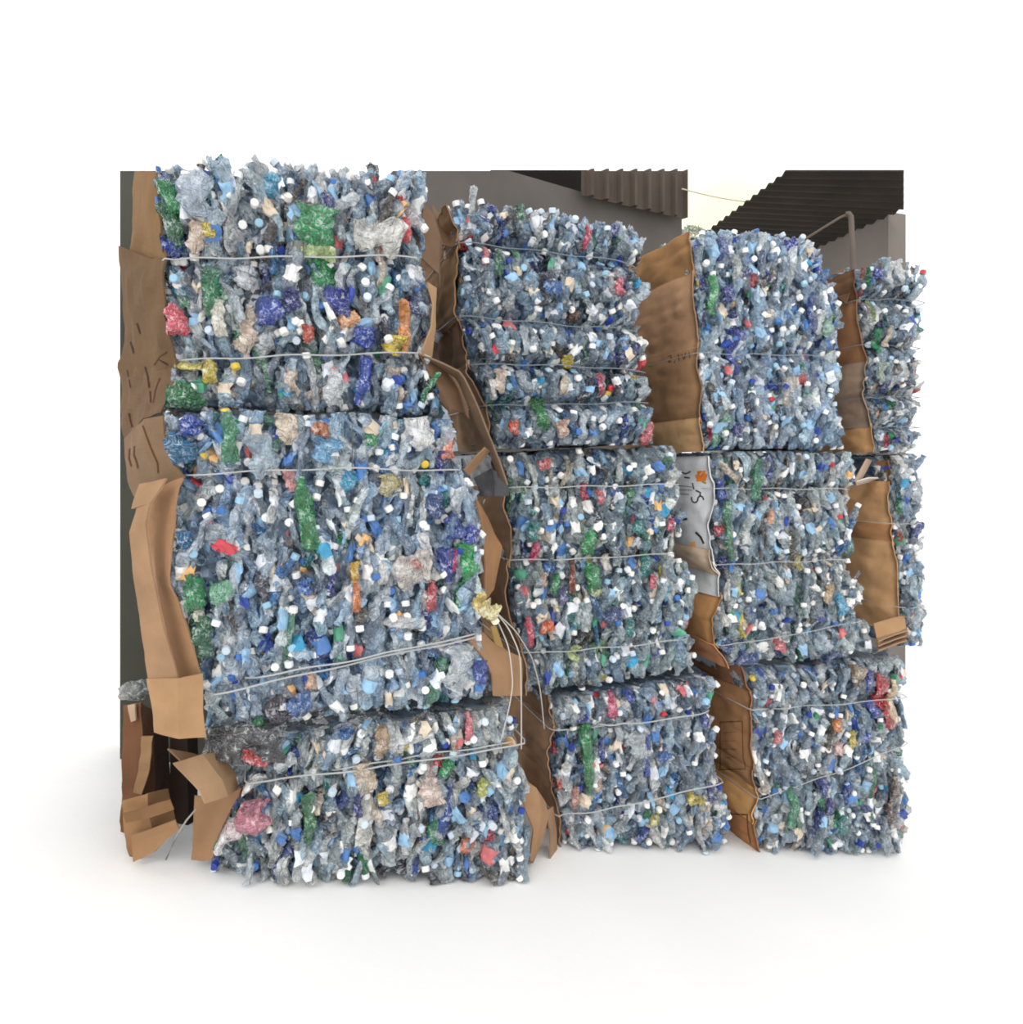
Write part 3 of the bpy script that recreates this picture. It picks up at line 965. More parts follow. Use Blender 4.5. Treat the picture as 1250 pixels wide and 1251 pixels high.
C3 = Bale('bottom row bale at the right end, red and cream wrapper near its top corner', 0.02,
          [(903, 828), (916, 850), (917, 880), (918, 920), (922, 950), (929, 970), (923, 990), (921, 1010), (926, 1048)],
          [(1100, 802), (1105, 850), (1102, 900), (1106, 950), (1103, 1000), (1106, 1046)],
          [(903, 819), (985, 808), (1070, 800), (1100, 797)], [(926, 1048), (1010, 1046), (1106, 1046)],
          [[(917, 866), (990, 860), (1100, 848)], [(927, 975), (1000, 946), (1103, 905)]], on_ground=True, under=B3, gap=.034)
C3.build(360, 20, 90, 0, .15, .97, [
    (1077, 843, 19, 34, (196, 36, 40), 1, -.2), (1086, 868, 12, 30, (176, 34, 44), 1, -.2), (1090, 856, 9, 42, (228, 204, 166), 1), (1067, 864, 14, 15, (46, 80, 176)), (1041, 905, 9, 17, (206, 188, 70), 1), (1057, 899, 13, 10, (44, 76, 170)), (1024, 885, 9, 12, (226, 140, 60), 1),
    (969, 987, 11, 38, (60, 150, 110), .9), (1008, 962, 11, 14, (40, 56, 140)), (1091, 975, 12, 44, (92, 62, 46), 1), (1096, 1000, 9, 12, (226, 160, 160), 1), (1024, 912, 10, 12, (226, 190, 184), 1), (990, 845, 12, 14, (70, 96, 150), .85), (1030, 1005, 10, 18, TEAL, .85),
    (1062, 832, 8, 20, (40, 60, 150)), (950, 900, 9, 12, (206, 110, 110), 1), (1014, 985, 8, 14, NAV), (960, 860, 10, 20, (200, 206, 204), .9), (1050, 820, 14, 12, (160, 140, 110), 1),
], hue=(0.95, 0.98, 0.98))
for st in C3.straps_px:
    C3.strap(st, r=.0022)
A4 = Bale('narrow bale at the right end of the top row, below the drainpipe', 0.03,
          [(1042, 326), (1046, 360), (1050, 400), (1058, 440), (1056, 480), (1064, 515), (1067, 553)],
          [(1112, 328), (1114, 370), (1112, 430), (1115, 480), (1113, 520), (1116, 555)],
          [(1042, 326), (1080, 324), (1112, 328)], [(1067, 553), (1095, 554), (1116, 555)],
          [[(1047, 368), (1085, 368), (1121, 372)], [(1053, 422), (1085, 424), (1119, 426)], [(1057, 487), (1085, 485), (1123, 485)], [(1065, 522), (1085, 522), (1121, 522)]], bulge=.08, lscale=.75, pinch=.045, free_top=True)
A4.build(180, 50, 90, 0, .15, .9, [
    (1075, 417, 10, 22, (40, 150, 100)), (1073, 333, 9, 10, BLU), (1056, 336, 8, 14, (44, 140, 90)), (1049, 333, 8, 10, (190, 120, 96), 1), (1086, 337, 8, 22, (220, 222, 218), .9), (1080, 540, 8, 12, (190, 60, 70), 1), (1086, 393, 10, 10, (30, 90, 110)), (1076, 455, 12, 18, (204, 216, 200), .9),
    (1062, 380, 6, 20, (170, 190, 130), .9), (1088, 410, 6, 18, (216, 200, 180), 1),
], nparts=45)
for st in A4.straps_px:
    A4.strap(st, r=.002, col=(120, 126, 130))
B4 = Bale('middle row bale mostly hidden behind orange-brown cardboard, at the right end', 0.03,
          [(1078, 560), (1086, 600), (1088, 640), (1094, 680), (1098, 720), (1100, 770), (1098, 792)],
          [(1118, 561), (1121, 620), (1118, 680), (1122, 740), (1121, 796)],
          [(1078, 560), (1100, 559), (1118, 561)], [(1098, 792), (1115, 791), (1121, 791)],
          [[(1087, 640), (1108, 640), (1128, 640)], [(1098, 742), (1115, 741), (1131, 740)]], under=A4)
B4.build(130, 20, 110, 0, .15, .92, [(1093, 580, 12, 18, (150, 170, 180), .8), (1098, 618, 8, 18, (34, 130, 80)), (1096, 600, 8, 16, (40, 110, 130)), (1098, 655, 8, 10, (190, 110, 90), 1)], nparts=40)
for st in B4.straps_px:
    B4.strap(st, r=.002)

# ------------------------------------------------------------------ cardboard on the bales
K1, K2, K3, K4, K5 = (176, 132, 90), (160, 116, 76), (186, 140, 96), (140, 102, 70), (196, 142, 88)
# left end of the top row: dim light put into the top bale's browns
A1.loft([[(192, 210), (194, 245), (199, 285), (204, 317)], [(178, 210), (180, 250), (184, 290), (190, 320)], [(166, 210), (165, 250), (164, 300), (158, 322)]], [-.25, -.12, .12], (140, 102, 60), .012)
A1.loft([[(204, 318), (198, 342), (202, 385), (213, 425), (217, 445)], [(184, 316), (178, 345), (182, 390), (188, 430), (194, 452)], [(150, 302), (150, 345), (151, 400), (152, 440), (156, 470)]], [-.26, -.14, .14], (116, 86, 56), .02)
A1.loft([[(217, 440), (210, 478), (200, 505)], [(192, 445), (186, 480), (176, 512)], [(152, 440), (151, 490), (154, 540)]], [-.25, -.12, .16], (120, 90, 62), .022)
B1.loft([[(201, 508), (202, 530), (214, 562), (227, 584)], [(178, 512), (180, 545), (188, 572), (194, 596)], [(153, 536), (154, 560), (158, 588), (166, 606)]], [-.34, -.26, -.02], (138, 106, 76), .014)
B1.loft([[(226, 584), (218, 602), (215, 650), (209, 690), (207, 712), (222, 740), (238, 795), (247, 826)],
         [(196, 592), (196, 630), (192, 660), (193, 700), (198, 740), (206, 780), (218, 826)],
         [(184, 615), (178, 640), (184, 680), (192, 720), (200, 760), (212, 800), (218, 828)]], [-.34, -.26, -.2], (186, 136, 92))
B1.loft([[(184, 615), (178, 642), (184, 680), (193, 722), (201, 762), (213, 805), (221, 836)],
         [(170, 618), (160, 650), (165, 700), (171, 745), (177, 790), (184, 828)]], [-.36, -.3], (180, 136, 96), label='long folded cardboard flap')
B1.loft([[(206, 585), (196, 600), (184, 616)], [(172, 592), (167, 606), (162, 622)]], [-.36, -.28], (176, 134, 92))
B1.loft([[(248, 822), (248, 870), (252, 900)], [(219, 828), (219, 870), (219, 902)], [(182, 828), (188, 865), (192, 893)]], [-.36, -.37, -.3], (192, 144, 96))
# lower left corner: torn flaps over the bottom row bale
C1.loft([[(212, 932), (246, 966), (252, 981)], [(246, 922), (272, 950), (280, 972)], [(270, 918), (290, 944), (292, 962)]], [-.36, -.3, -.22], (186, 144, 102), label='torn flap folded outwards')
C1.loft([[(206, 914), (222, 930), (236, 940)], [(262, 926), (272, 934), (280, 948)]], [-.3, -.2], (150, 112, 78))
C1.loft([[(238, 972), (236, 1010), (234, 1050)], [(262, 978), (252, 1015), (248, 1052)], [(296, 962), (278, 1000), (258, 1050)]], [-.2, -.22, -.25], (170, 124, 84))
o = C1.loft([[(256, 886), (250, 905), (246, 922)], [(282, 886), (284, 905), (280, 932)], [(312, 888), (318, 905), (322, 932)], [(342, 890), (350, 908), (352, 930)]], [-.22, -.29, -.33, -.33], (96, 98, 102), .06, 10, label='crumpled grey plastic film')
o.data.materials[0] = PET
o.name = 'plastic_film'
# right side of the top left bale
A1.loft([[(519, 248), (512, 285), (508, 308)], [(530, 262), (538, 290), (536, 335)], [(541, 296), (538, 330), (537, 352)]], [-.22, -.15, -.08], (132, 100, 74))
A1.loft([[(523, 345), (530, 372), (528, 400), (516, 432)], [(534, 352), (533, 375), (533, 398), (528, 438)]], [-.25, -.2], (190, 146, 102))
A1.loft([[(514, 433), (530, 462), (552, 500)], [(540, 446), (560, 476), (568, 505)], [(566, 457), (570, 480), (574, 512)]], [-.27, -.2, -.14], (132, 98, 70), .014)
A1.loft([[(512, 431), (540, 442), (566, 455), (590, 508), (610, 560), (622, 592)], [(514, 437), (540, 450), (560, 462), (582, 514), (598, 548), (610, 582)]], [-.28, -.2], (142, 112, 86), .012, label='long sheet hanging over the corner')
B1.loft([[(566, 574), (580, 558), (592, 546)], [(572, 580), (586, 564), (598, 550)]], [-.28, -.24], (170, 128, 88))
# between the first and second columns
for v0, v1, c, o_, b_ in ((-.02, .17, (150, 108, 72), .004, .01), (.16, .47, (158, 116, 74), .012, .02), (.46, .66, (138, 98, 68), .004, .02), (.64, .82, (150, 108, 74), .012, .02), (.8, 1.0, (150, 112, 78), .006, .015)):
    A2.side_sheet(v0, v1, .6, o_, c, b_)
A2.loft([[(528, 252), (540, 268), (556, 288)], [(540, 300), (552, 304), (562, 300)]], [.2, .03], (136, 100, 68))
o = B2.side_sheet(.03, .16, .6, .004, (70, 74, 80), .012)
o.name = 'plastic_film'
o['label'] = 'dark grey plastic film'
o.data.materials[0] = LABM
for v0, v1, c, o_, b_ in ((.14, .47, (166, 122, 82), .004, .012), (.44, .8, (160, 112, 72), .012, .02), (.78, 1.0, (182, 134, 92), .006, .01)):
    B2.side_sheet(v0, v1, .6, o_, c, b_)
B1.loft([[(583, 610), (588, 640), (594, 690), (592, 735)], [(596, 632), (604, 652), (614, 668), (604, 720)]], [-.28, -.14], (172, 122, 78))
B1.loft([[(574, 782), (590, 802), (602, 824), (604, 850)], [(590, 772), (612, 794), (622, 815), (620, 850)], [(612, 790), (626, 798), (638, 802), (638, 850)]], [-.3, -.2, -.08], (184, 136, 94))
B1.loft([[(600, 765), (607, 795), (612, 830)], [(606, 765), (616, 795), (624, 828)]], [-.2, -.16], (192, 152, 80))
for v0, v1, c, o_, b_ in ((.03, .25, (150, 110, 78), .004, .012), (.22, .58, (172, 126, 88), .012, .02), (.55, 1.0, (164, 118, 80), .006, .02)):
    C2.side_sheet(v0, v1, .6, o_, c, b_)
C1.loft([[(638, 950), (640, 985), (652, 1012), (648, 1050)], [(655, 962), (662, 985), (660, 1012), (651, 1052)], [(666, 978), (671, 995), (664, 1025), (652, 1054)]], [-.2, -.19, -.12], (182, 136, 94), label='curled cardboard flap')
C1.loft([[(668, 990), (673, 1015), (672, 1052)], [(676, 985), (680, 1015), (681, 1052)]], [-.1, -.02], (172, 130, 96))
# between the second and third columns
for v0, v1, c, o_, b_ in ((-.01, .2, (158, 112, 66), .006, .012), (.17, .52, (172, 126, 88), .014, .02), (.48, .87, (160, 116, 76), .008, .022), (.84, 1.0, (196, 148, 98), .016, .012)):
    A3.side_sheet(v0, v1, .75, o_, c, b_)
WC = [B3.side_sheet(.02, .52, .7, .012, (244, 243, 238), .016), B3.side_sheet(.5, .66, .7, .02, (244, 242, 236), .008)]
WC[0]['label'] = 'white printed carton'
WC[1]['label'] = 'white carton piece'
for v0, v1, c, o_, b_ in ((.44, .56, (206, 176, 146), .03, .02), (.64, .9, (190, 132, 76), .006, .012), (.88, 1.0, (196, 128, 84), .02, .01)):
    B3.side_sheet(v0, v1, .7, o_, c, b_)
for v0, v1, c, o_, b_ in ((0, .15, (150, 100, 66), .004, .004), (.14, .56, (170, 118, 74), .010, .01), (.55, .66, (158, 112, 72), .016, .02), (.65, .84, (206, 148, 84), .024, .016), (.82, 1.0, (170, 112, 66), .012, .008)):
    C3.side_sheet(v0, v1, .7, o_, c, b_)
# between the third and fourth columns
for v0, v1, c, o_, b_ in ((.02, .2, (118, 78, 52), .006, .01), (.18, .52, (160, 108, 68), .012, .02), (.5, .86, (158, 128, 104), .02, .01), (.84, 1.0, (202, 146, 90), .014, .008)):
    A4.side_sheet(v0, v1, .75, o_, c, b_)
A4.loft([[(1002, 346), (1016, 337), (1032, 328)], [(1034, 372), (1040, 356), (1043, 342)]], [.3, .04], (120, 82, 56))
B4.side_sheet(.04, .16, .7, .0, (150, 100, 56), .0, -.02)
B4.side_sheet(.14, .36, .7, .012, (208, 152, 98), .02)
B4.side_sheet(.34, .46, .7, .0, (190, 128, 78), .03)
B4.side_sheet(.44, .92, .7, .012, (208, 154, 100), .03)
B4.loft([[(1042, 590), (1050, 574), (1058, 560)], [(1048, 592), (1056, 577), (1064, 562)]], [.05, .1], (214, 180, 150))
B4.loft([[(1044, 588), (1060, 583), (1072, 583)], [(1046, 592), (1062, 588), (1076, 585)]], [.06, .14], (236, 220, 204))  # near-white strip: a highlight on the cardboard put in as colour
B4.loft([[(1066, 762), (1080, 758), (1104, 752)], [(1072, 788), (1084, 778), (1106, 768)]], [.02, -.04], (196, 148, 98))
for k_ in range(3):
    B4.loft([[(1070, 780 + 6 * k_), (1088, 773 + 6 * k_), (1106, 767 + 6 * k_)], [(1073, 784 + 6 * k_), (1090, 777 + 6 * k_), (1108, 771 + 6 * k_)]], [-.02, -.06], (176, 138, 104))

o = B2.loft([[(578, 584), (584, 596), (586, 606)], [(600, 572), (604, 588), (604, 606)], [(618, 585), (622, 596), (622, 606)]], [-.16, -.2, -.1], (78, 78, 82), .012, label='dark grey plastic lump')
o.data.materials[0] = LABM
# hanging wires by the yellow bottles
B1.wire([(605, 752, -.3), (622, 790, -.36), (627, 835, -.36), (622, 865, -.35), (612, 905, -.34)])
B1.wire([(606, 748, -.3), (622, 768, -.36), (636, 800, -.35), (637, 860, -.34), (637, 915, -.33)])
B1.wire([(608, 750, -.3), (630, 770, -.22), (650, 802, -.1), (660, 840, -.08), (665, 890, -.06)])

# ------------------------------------------------------------------ marks printed on the cardboard
from mathutils.bvhtree import BVHTree


def mark(bale, sheets, strokes, width, col, name='print_mark', label=None):
    """strokes: pixel polylines of a printed mark; laid on the face of the sheet as thin ink ribbons"""
    vs, fs = [], []
    for o in sheets:
        b = len(vs)
        vs += [Vector(v.co) + o.location + bale.root.location for v in o.data.vertices]
        fs += [tuple(b + i for i in p.vertices) for p in o.data.polygons]
    bv = BVHTree.FromPolygons(vs, fs)

    def hit(x, y):
        d = Vector(ray(x, y)).normalized()
        loc, nrm, _, _ = bv.ray_cast(Vector(EYE), d)
        if loc is None:
            return None
        return np.array(loc) + (np.array(nrm) if nrm.dot(d) < 0 else -np.array(nrm)) * 0.0015
    V, F_ = [], []
    for st in strokes:
        pts = []
        for i in range(len(st) - 1):
            n = max(2, int(math.hypot(st[i + 1][0] - st[i][0], st[i + 1][1] - st[i][1]) / 1.5))
            for j in range(n):
                t = j / n
                pts.append((st[i][0] * (1 - t) + st[i + 1][0] * t, st[i][1] * (1 - t) + st[i + 1][1] * t))
        pts.append(st[-1])
        prev = None
        for i, (x, y) in enumerate(pts):
            x2, y2 = pts[min(i + 1, len(pts) - 1)]
            x1, y1 = pts[max(i - 1, 0)]
            dx, dy = x2 - x1, y2 - y1
            l = math.hypot(dx, dy) + 1e-9
            p, q = hit(x - dy / l * width / 2, y + dx / l * width / 2), hit(x + dy / l * width / 2, y - dx / l * width / 2)
            if p is None or q is None or np.linalg.norm(p - q) > .05:
                prev = None
                continue
            V += [p - bale.base, q - bale.base]
            if prev is not None:
                F_.append([prev, prev + 1, len(V) - 1, len(V) - 2])
            prev = len(V) - 2
    if F_:
        o = link(name, mesh_from(name, np.array(V), F_, rgba(col), [CARD]), sheets[0], None)
        if label:
            o['label'] = label
        o.location = -sheets[0].location
    return


def sheets_of(b):
    return [o for o in b.root.children if o.name.startswith('cardboard_sheet')]


INK, FAINT = (56, 56, 62), (110, 72, 46)
arc = lambda cx, cy, rx, ry, a0, a1, n=9: [(cx + rx * math.cos(math.radians(a0 + (a1 - a0) * i / n)), cy + ry * math.sin(math.radians(a0 + (a1 - a0) * i / n))) for i in range(n + 1)]
sh = WC + [o for o in sheets_of(B3) if o not in WC]
mark(B3, sh, [arc(849, 609, 4, 5, 20, 200), arc(856, 611, 3.5, 5, 180, 360), [(850, 599), (856, 602), (855, 606)]], 1.8, INK)
mark(B3, sh, [[(833, 577), (838, 579), (844, 576)], [(836, 583), (843, 584)], [(846, 590), (848, 598)]], 1.6, INK)
mark(B3, sh, [[(850, 650), (856, 656), (860, 664)], [(832, 635), (840, 634)]], 2.6, INK)
mark(B3, sh, [[(829, 593), (846, 595)], [(829, 598), (846, 599)], [(829, 603), (842, 604)]], 0.8, (120, 120, 120))
mark(B3, sh, [[(852, 578), (862, 577)], [(850, 582), (864, 581)], [(851, 586), (863, 586)]], 4.4, (232, 130, 50))
mark(B3, sh, [[(858, 588), (863, 590)]], 3, (150, 150, 60))
mark(B3, sh, [[(846, 662), (848, 670)]], 6, (226, 170, 100))
sh = sheets_of(A3)
mark(A3, sh, [[(816, 436), (820, 434), (820, 438), (816, 443), (821, 442)], [(825, 441), (824, 444)], [(829, 433), (830, 441)], [(833, 433), (836, 440), (838, 431)], [(842, 430), (843, 438)]], 1.1, (96, 66, 44))
sh = sheets_of(C3)
mark(C3, sh, [[(880, 882), (907, 881), (908, 925), (911, 938)], [(880, 882), (880, 938)], [(878, 940), (911, 939)]], 1.1, FAINT)
mark(C3, sh, [[(884, 895), (900, 894)], [(884, 905), (898, 905)], [(884, 915), (900, 915)], [(884, 925), (898, 925)]], .8, (140, 94, 60))
mark(C3, sh, [[(891, 994), (914, 995)], [(913, 996), (914, 1015), (917, 1030)]], 1.6, FAINT)
sh = sheets_of(B1) + sheets_of(A1)
mark(A1, sheets_of(A1), [[(178, 448), (181, 460), (183, 474)], [(184, 478), (185, 492)], [(160, 418), (164, 432)], [(196, 440), (206, 446)], [(168, 395), (172, 408)], [(158, 505), (162, 522)]], 1.9, (62, 42, 36), name='torn_hole')
mark(A1, sheets_of(A1), [[(205, 430), (196, 436), (189, 446)], [(196, 462), (190, 478), (188, 492)], [(156, 452), (160, 474)]], 1.4, (80, 54, 38))
mark(B1, sheets_of(B1), [[(159, 548), (158, 560), (161, 570)], [(165, 545), (164, 556), (168, 566), (169, 572)], [(175, 520), (184, 545), (193, 566), (194, 578)]], 1.8, (90, 58, 38))


# ------------------------------------------------------------------ buildings behind
def slab(name, P, thick, col, mat, label, cat, kind='structure'):
    """a flat panel from world points, with thickness away from the camera"""
    P = np.array(P)
    n = np.cross(P[1] - P[0], P[2] - P[0])
    n /= np.linalg.norm(n)
    if n @ (P[0] - EYE) < 0:
        n = -n
    k = len(P)
    V = np.concatenate([P, P + n * thick])
    F_ = [list(range(k)), list(range(2 * k - 1, k - 1, -1))] + [[i, i + k, (i + 1) % k + k, (i + 1) % k] for i in range(k)]
    o = link(name, mesh_from(name, V, F_, rgba(col), [mat]))
    tag(o, label, cat, kind=kind)
    return o


def plane3(p, q, r):
    n = np.cross(q - p, r - p)
    return p, n / np.linalg.norm(n)


def hitp(px, py, pl):
    p, n = pl
    r = ray(px, py)
    return EYE + r * (((p - EYE) @ n) / (r @ n))


def vplane(px, depth, yaw):
    """vertical plane through the point seen at px at a depth, turned by yaw"""
    p = at_depth(px, 570, depth)
    return p, np.array([-math.sin(yaw), math.cos(yaw), 0.0])


bw = vplane(640, 5.4, math.radians(29))
wl = slab('wall_back', [hitp(480, 209, bw), hitp(622, 209, bw), hitp(715, 236, bw), hitp(833, 263, bw), hitp(833, 840, bw), hitp(480, 860, bw)], .2, (98, 93, 88), PLASTER,  # darker than bare cement: the shed's shade is in this tint
          'grey cement wall, shed shade in its colour, behind the top row of bales', 'wall')
# corrugated side cladding above that wall
cl = vplane(640, 5.3, math.radians(29))
tl, tr = hitp(711, 209, cl), hitp(836, 209, cl)
bl_, br_ = hitp(711, 239, cl), hitp(836, 268, cl)
nrm_c = -cl[1]
n_r, V, F_ = 7.4, [], []
m = 150
for i in range(m + 1):
    t = i / m
    q = (t * n_r) % 1.0
    h = 0.05 * max(0.0, min(1.0, 1.9 - abs(q - .5) * 10))
    for p in (tl * (1 - t) + tr * t, bl_ * (1 - t) + br_ * t):
        V.append(p + nrm_c * h)
V = np.array(V)
F_ = [[2 * i, 2 * i + 2, 2 * i + 3, 2 * i + 1] for i in range(m)]
V2 = np.concatenate([V, V - nrm_c * .01])
k = len(V)
F2 = F_ + [[b + k for b in f[::-1]] for f in F_] + [[2 * i, 2 * i + k, 2 * i + 2 + k, 2 * i + 2] for i in range(m)] + [[2 * i + 1, 2 * i + 3, 2 * i + 3 + k, 2 * i + 1 + k] for i in range(m)]
F2 += [[0, 1, 1 + k, k], [2 * m, 2 * m + k, 2 * m + 1 + k, 2 * m + 1]]
o = link('trim_1', mesh_from('trim_1', V2, F2, rgba((84, 74, 66)), [SHEETM]))
tag(o, 'dark ribbed metal cladding above the grey wall', 'cladding', kind='structure')
# dark panel standing in for the shade inside the shed, over the wall
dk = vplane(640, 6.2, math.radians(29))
slab('wall_inner_shade', [hitp(600, 208, dk), hitp(718, 208, dk), hitp(718, 300, dk), hitp(600, 300, dk)], .1, (30, 26, 24), PLASTER, 'dark panel for the shade inside the shed, above the grey wall', 'wall')
# corner post of that shed
cp = at_depth(834, 263, 6.05)

# right hand shed: eave, roof sheet, side wall
E1, E2, Wq = at_depth(962, 210, 6.0), at_depth(864, 284, 7.32), at_depth(1101, 257, 6.0)
rp = plane3(E1, E2, Wq)
far = hitp(845, 298, rp)
e_dir = (E2 - E1) / np.linalg.norm(E2 - E1)
# the roof sheet, ribbed along the eave
c_w = hitp(1104, 210, rp)
d_w = hitp(1104, 255.5, rp)
f_w = hitp(995, 304, rp)
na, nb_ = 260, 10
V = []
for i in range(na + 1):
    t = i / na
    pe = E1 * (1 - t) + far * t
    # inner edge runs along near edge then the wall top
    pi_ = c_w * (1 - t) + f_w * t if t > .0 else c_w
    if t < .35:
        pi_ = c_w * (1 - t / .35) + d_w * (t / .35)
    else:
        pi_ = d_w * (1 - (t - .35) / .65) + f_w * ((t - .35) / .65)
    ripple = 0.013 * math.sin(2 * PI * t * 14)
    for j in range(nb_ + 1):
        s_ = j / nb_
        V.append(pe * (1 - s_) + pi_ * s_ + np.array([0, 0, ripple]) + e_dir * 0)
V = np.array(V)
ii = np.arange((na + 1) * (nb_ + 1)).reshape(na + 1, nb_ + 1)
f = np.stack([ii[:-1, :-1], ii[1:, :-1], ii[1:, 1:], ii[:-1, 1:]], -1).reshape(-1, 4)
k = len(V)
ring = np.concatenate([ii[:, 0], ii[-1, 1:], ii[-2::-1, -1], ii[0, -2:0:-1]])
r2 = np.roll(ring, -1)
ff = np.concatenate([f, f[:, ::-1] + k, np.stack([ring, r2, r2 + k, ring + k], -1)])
o = link('roof', mesh_from('roof', np.concatenate([V, V + np.array([0, 0, .012])]), ff, rgba((50, 44, 38)), [SHEETM]))  # near-black tint carries the shade under the roof
tag(o, 'corrugated shed roof, underside shade in its dark colour, scalloped eave against the sky', 'roof', kind='structure')
wv = np.array([0, 0, 1.0])
wd = d_w - f_w
wn = np.cross(wd, wv)
wp = (Wq, wn / np.linalg.norm(wn))
slab('wall_right', [hitp(985, 303, wp), hitp(1085, 259, wp), hitp(1085, 830, wp), hitp(985, 770, wp)], .2, (118, 111, 105), PLASTER, 'grey shed wall under the corrugated roof', 'wall')
# drainpipe
r_p = empty('drainpipe', at_depth(1044, 850, 5.3))
tag(r_p, 'thin bent drainpipe against the grey shed wall above the narrow bale', 'pipe')
b_p = np.array(r_p.location)
V, F_ = tube(np.array([at_depth(x, y, 5.3) for x, y in ((1044, 850), (1043.5, 600), (1043, 345), (1041, 300), (1040, 272), (1039.5, 265), (1037, 261.5), (1034, 262))]) - b_p, 0.02, 10)
link('pipe', mesh_from('pipe', V, F_, rgba((104, 94, 86)), [SHEETM], smooth=True), r_p)
V, F_ = tube(np.array([at_depth(x, y, 5.3) for x, y in ((1036, 261.8), (1026, 266), (1008, 277), (984, 292), (972, 300))]) - b_p, 0.009, 8)
link('sloping_arm', mesh_from('sloping_arm', V, F_, rgba((96, 86, 76)), [SHEETM], smooth=True), r_p)
# overhead cable
ca, cb = at_depth(833, 231, 6.0), at_depth(912, 247, 6.65)
kk = np.linspace(0, 1, 14)
pts = ca * (1 - kk[:, None]) + cb * kk[:, None]
pts[:, 2] -= 0.012 * np.sin(PI * kk)
V, F_ = tube(pts, 0.006, 6)
o = link('overhead_cable', mesh_from('overhead_cable', V, F_, rgba((196, 186, 160)), [STEEL], smooth=True))
tag(o, 'thin cable hanging across the strip of sky', 'cable')

# distant tree between the sheds
tc_ = at_depth(846, 291, 16)
root = empty('distant_tree', [tc_[0], tc_[1], float(tc_[2]) - 3.2])
tag(root, 'hazy tree top far behind, showing over the pale blue bale', 'tree')
V, F_ = [], []
for i in range(420):
    p = rng.normal(0, 1, 3)
    p = p / np.linalg.norm(p) * rng.uniform(.5, 1) ** .5 * np.array([.36, .3, .26])
    d1, d2 = unit(rng.normal(0, 1, 3)) * .06, unit(rng.normal(0, 1, 3)) * .035
    b = len(V)
    V += [p - d1, p - d2, p + d1, p + d2]
    F_.append([b, b + 1, b + 2, b + 3])
link('crown', mesh_from('crown', np.array(V) + np.array([0, 0, 3.2]), F_, rgba((176, 182, 168)), [LEAF]), root)  # crown tinted a pale grey green
V, F_ = tube([(0, 0, 0), (.03, 0, 1.6), (0, 0, 3.2)], .06, 8)
link('trunk', mesh_from('trunk', V, F_, rgba((110, 96, 80)), [LEAF]), root)

# left: dark wall and scrap cardboard
lw = (S(0.0, 0.63, 0.0), WX)
slab('wall_left', [hitp(147, 209, lw), hitp(262, 209, lw), hitp(262, 870, lw), hitp(318, 870, lw), hitp(318, 985, lw), hitp(147, 985, lw)], .15, (78, 78, 70), PLASTER, 'dark grey wall at the left end of the stack', 'wall')


def free_sheet(root, cols, ws, col, name='cardboard_sheet'):
    class T:
        pass
    t = T()
    t.root, t.base = root, np.array(root.location)
    t._sheet = lambda X, c, th=.006, lb=None, sm=False: Bale._sheet(t, X, c, th, lb, sm)
    o = Bale.loft(t, cols, ws, col, 0.012)
    o.name = name
    return o


def base_at(px, w):
    a = az(px, 1040, w)[0]
    return S(a, w, float(ground_z(a)))


r1 = empty('cardboard_box', base_at(175, .05))
tag(r1, 'torn dark brown box standing against the left wall, behind the folded flat box', 'box')
free_sheet(r1, [[(150, 862), (149, 920), (149, 1050)], [(172, 858), (174, 920), (176, 1054)], [(186, 866), (190, 930), (192, 1056)]], [.02, -.02, .08], (126, 80, 50), 'front_panel')
free_sheet(r1, [[(186, 866), (190, 930), (192, 1056)], [(205, 880), (208, 930), (210, 1040)]], [.08, .22], (84, 56, 38), 'gap_shade_panel')  # dark side added to carry the shadow of the gap
free_sheet(r1, [[(172, 900), (168, 935), (163, 968)], [(185, 900), (182, 935), (174, 970)]], [-.04, -.05], (166, 124, 80), 'torn_flap')
free_sheet(r1, [[(155, 862), (160, 882)], [(164, 860), (166, 880)]], [-.01, -.03], (190, 156, 124), 'torn_flap')
gap_shade = empty('cardboard_box', base_at(226, .12))  # dark brown sheet added to fill the shadowed gap
tag(gap_shade, 'dark panel added for the gap shadow behind the torn flap, beside the torn box', 'box')
free_sheet(gap_shade, [[(209, 872), (209, 950), (209, 1040)], [(230, 880), (230, 950), (230, 1040)], [(243, 884), (241, 950), (240, 1040)]], [.1, .08, .12], (62, 46, 36), 'front_panel')
r2 = empty('cardboard_box', base_at(180, -.15))
tag(r2, 'folded flat box lying low beside the torn flap at the lower left', 'box')
free_sheet(r2, [[(150, 978), (154, 1010), (160, 1054)], [(180, 970), (184, 1000), (190, 1040)], [(206, 963), (212, 985), (218, 1010)]], [-.14, -.18, -.1], (170, 122, 76), 'front_panel')
free_sheet(r2, [[(152, 992), (180, 985), (210, 975)], [(156, 1004), (184, 998), (214, 988)]], [-.2, -.21], (150, 106, 66), 'folded_edge')
free_sheet(r2, [[(160, 1020), (185, 1012), (216, 1000)], [(163, 1052), (188, 1040), (219, 1012)]], [-.2, -.2], (178, 130, 86), 'folded_edge')
# plastic bag on top of the torn box
P = []
nb1, nb2 = 22, 14
bc = az(166, 843, .06)
for i in range(nb1):
    for j in range(nb2):
        th, ph = 2 * PI * i / nb1, PI * (j + .5) / nb2
        d = np.array([math.cos(th) * math.sin(ph), math.sin(th) * math.sin(ph), math.cos(ph)])
        P.append(d)
P = np.array(P)
rad = 1 + .28 * noise(P, 3.1) + .14 * noise(P, 8.0)
P = P * rad[:, None] * np.array([.052, .05, .035])
ii = np.arange(nb1 * nb2).reshape(nb1, nb2)
jj = np.roll(ii, -1, 0)
f = np.stack([ii[:, :-1], ii[:, 1:], jj[:, 1:], jj[:, :-1]], -1).reshape(-1, 4)
cc = S(bc[0], .06, bc[1])
o = link('plastic_bag', mesh_from('plastic_bag', P @ BASIS, f, rgba((150, 152, 146), .85), [PET], smooth=True), None, cc)
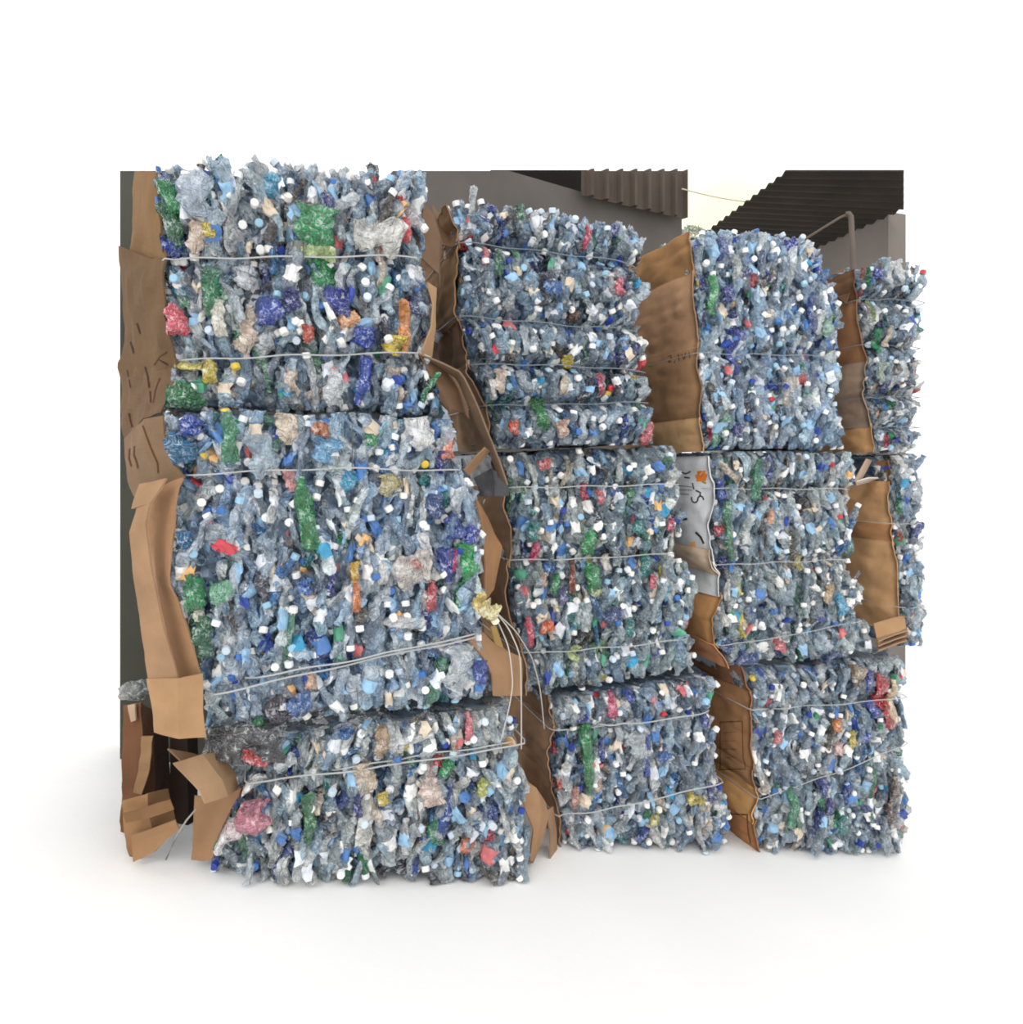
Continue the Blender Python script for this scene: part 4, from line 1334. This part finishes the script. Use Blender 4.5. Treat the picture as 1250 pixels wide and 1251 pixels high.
tag(o, 'crumpled grey plastic bag on top of the torn brown box', 'bag')
# loose wire by the boxes
V, F_ = tube([S(*(lambda q, w: (q[0], w, q[1]))(az(x, y, -.27), -.27)) for x, y in ((203, 1050), (216, 1022), (228, 1002), (240, 988))], .003, 6)
o = link('wire', mesh_from('wire', V, F_, rgba((150, 148, 142)), [STEEL], smooth=True))
tag(o, 'short loose wire leaning between the folded box and the bottom bale', 'wire')

# ------------------------------------------------------------------ sky and light
w = bpy.data.worlds.new('world')
SC.world = w
w.use_nodes = True
ns, ln = w.node_tree.nodes, w.node_tree.links
ns.clear()
out = ns.new('ShaderNodeOutputWorld')
bg = ns.new('ShaderNodeBackground')
tcn = ns.new('ShaderNodeTexCoord')
vd = ns.new('ShaderNodeVectorMath')
vd.operation = 'DOT_PRODUCT'
sd = ray(888, 280)
sd = sd / np.linalg.norm(sd)
vd.inputs[1].default_value = sd
ln.new(tcn.outputs['Generated'], vd.inputs[0])
mr = ns.new('ShaderNodeMapRange')
mr.interpolation_type = 'SMOOTHSTEP'
mr.inputs['From Min'].default_value = math.cos(math.radians(5.6))
mr.inputs['From Max'].default_value = math.cos(math.radians(1.6))
ln.new(vd.outputs['Value'], mr.inputs['Value'])
mx = ns.new('ShaderNodeMixRGB')
mx.inputs[1].default_value = (1.0, 1.0, 1.0, 1)
mx.inputs[2].default_value = (1.0, 0.95, 0.64, 1)      # cream tint painted into the sky between the sheds
ln.new(mr.outputs[0], mx.inputs[0])
ln.new(mx.outputs[0], bg.inputs['Color'])
bg.inputs['Strength'].default_value = 1.36
ln.new(bg.outputs[0], out.inputs[0])

sl = bpy.data.lights.new('sun', 'SUN')
sl.energy = 0.9
sl.angle = math.radians(25)
so = bpy.data.objects.new('sun', sl)
COL.objects.link(so)
so.rotation_euler = (math.radians(48), 0, math.radians(-22))
so.location = (0, -4, 6)

vs_ = SC.view_settings
vs_.view_transform = 'Standard'
vs_.look = 'None'
vs_.exposure = 0.0
vs_.gamma = 1.0
vs_.use_curve_mapping = False
SC.cycles.filter_width = 1.9
SC.cycles.max_bounces = 8
SC.cycles.transparent_max_bounces = 10
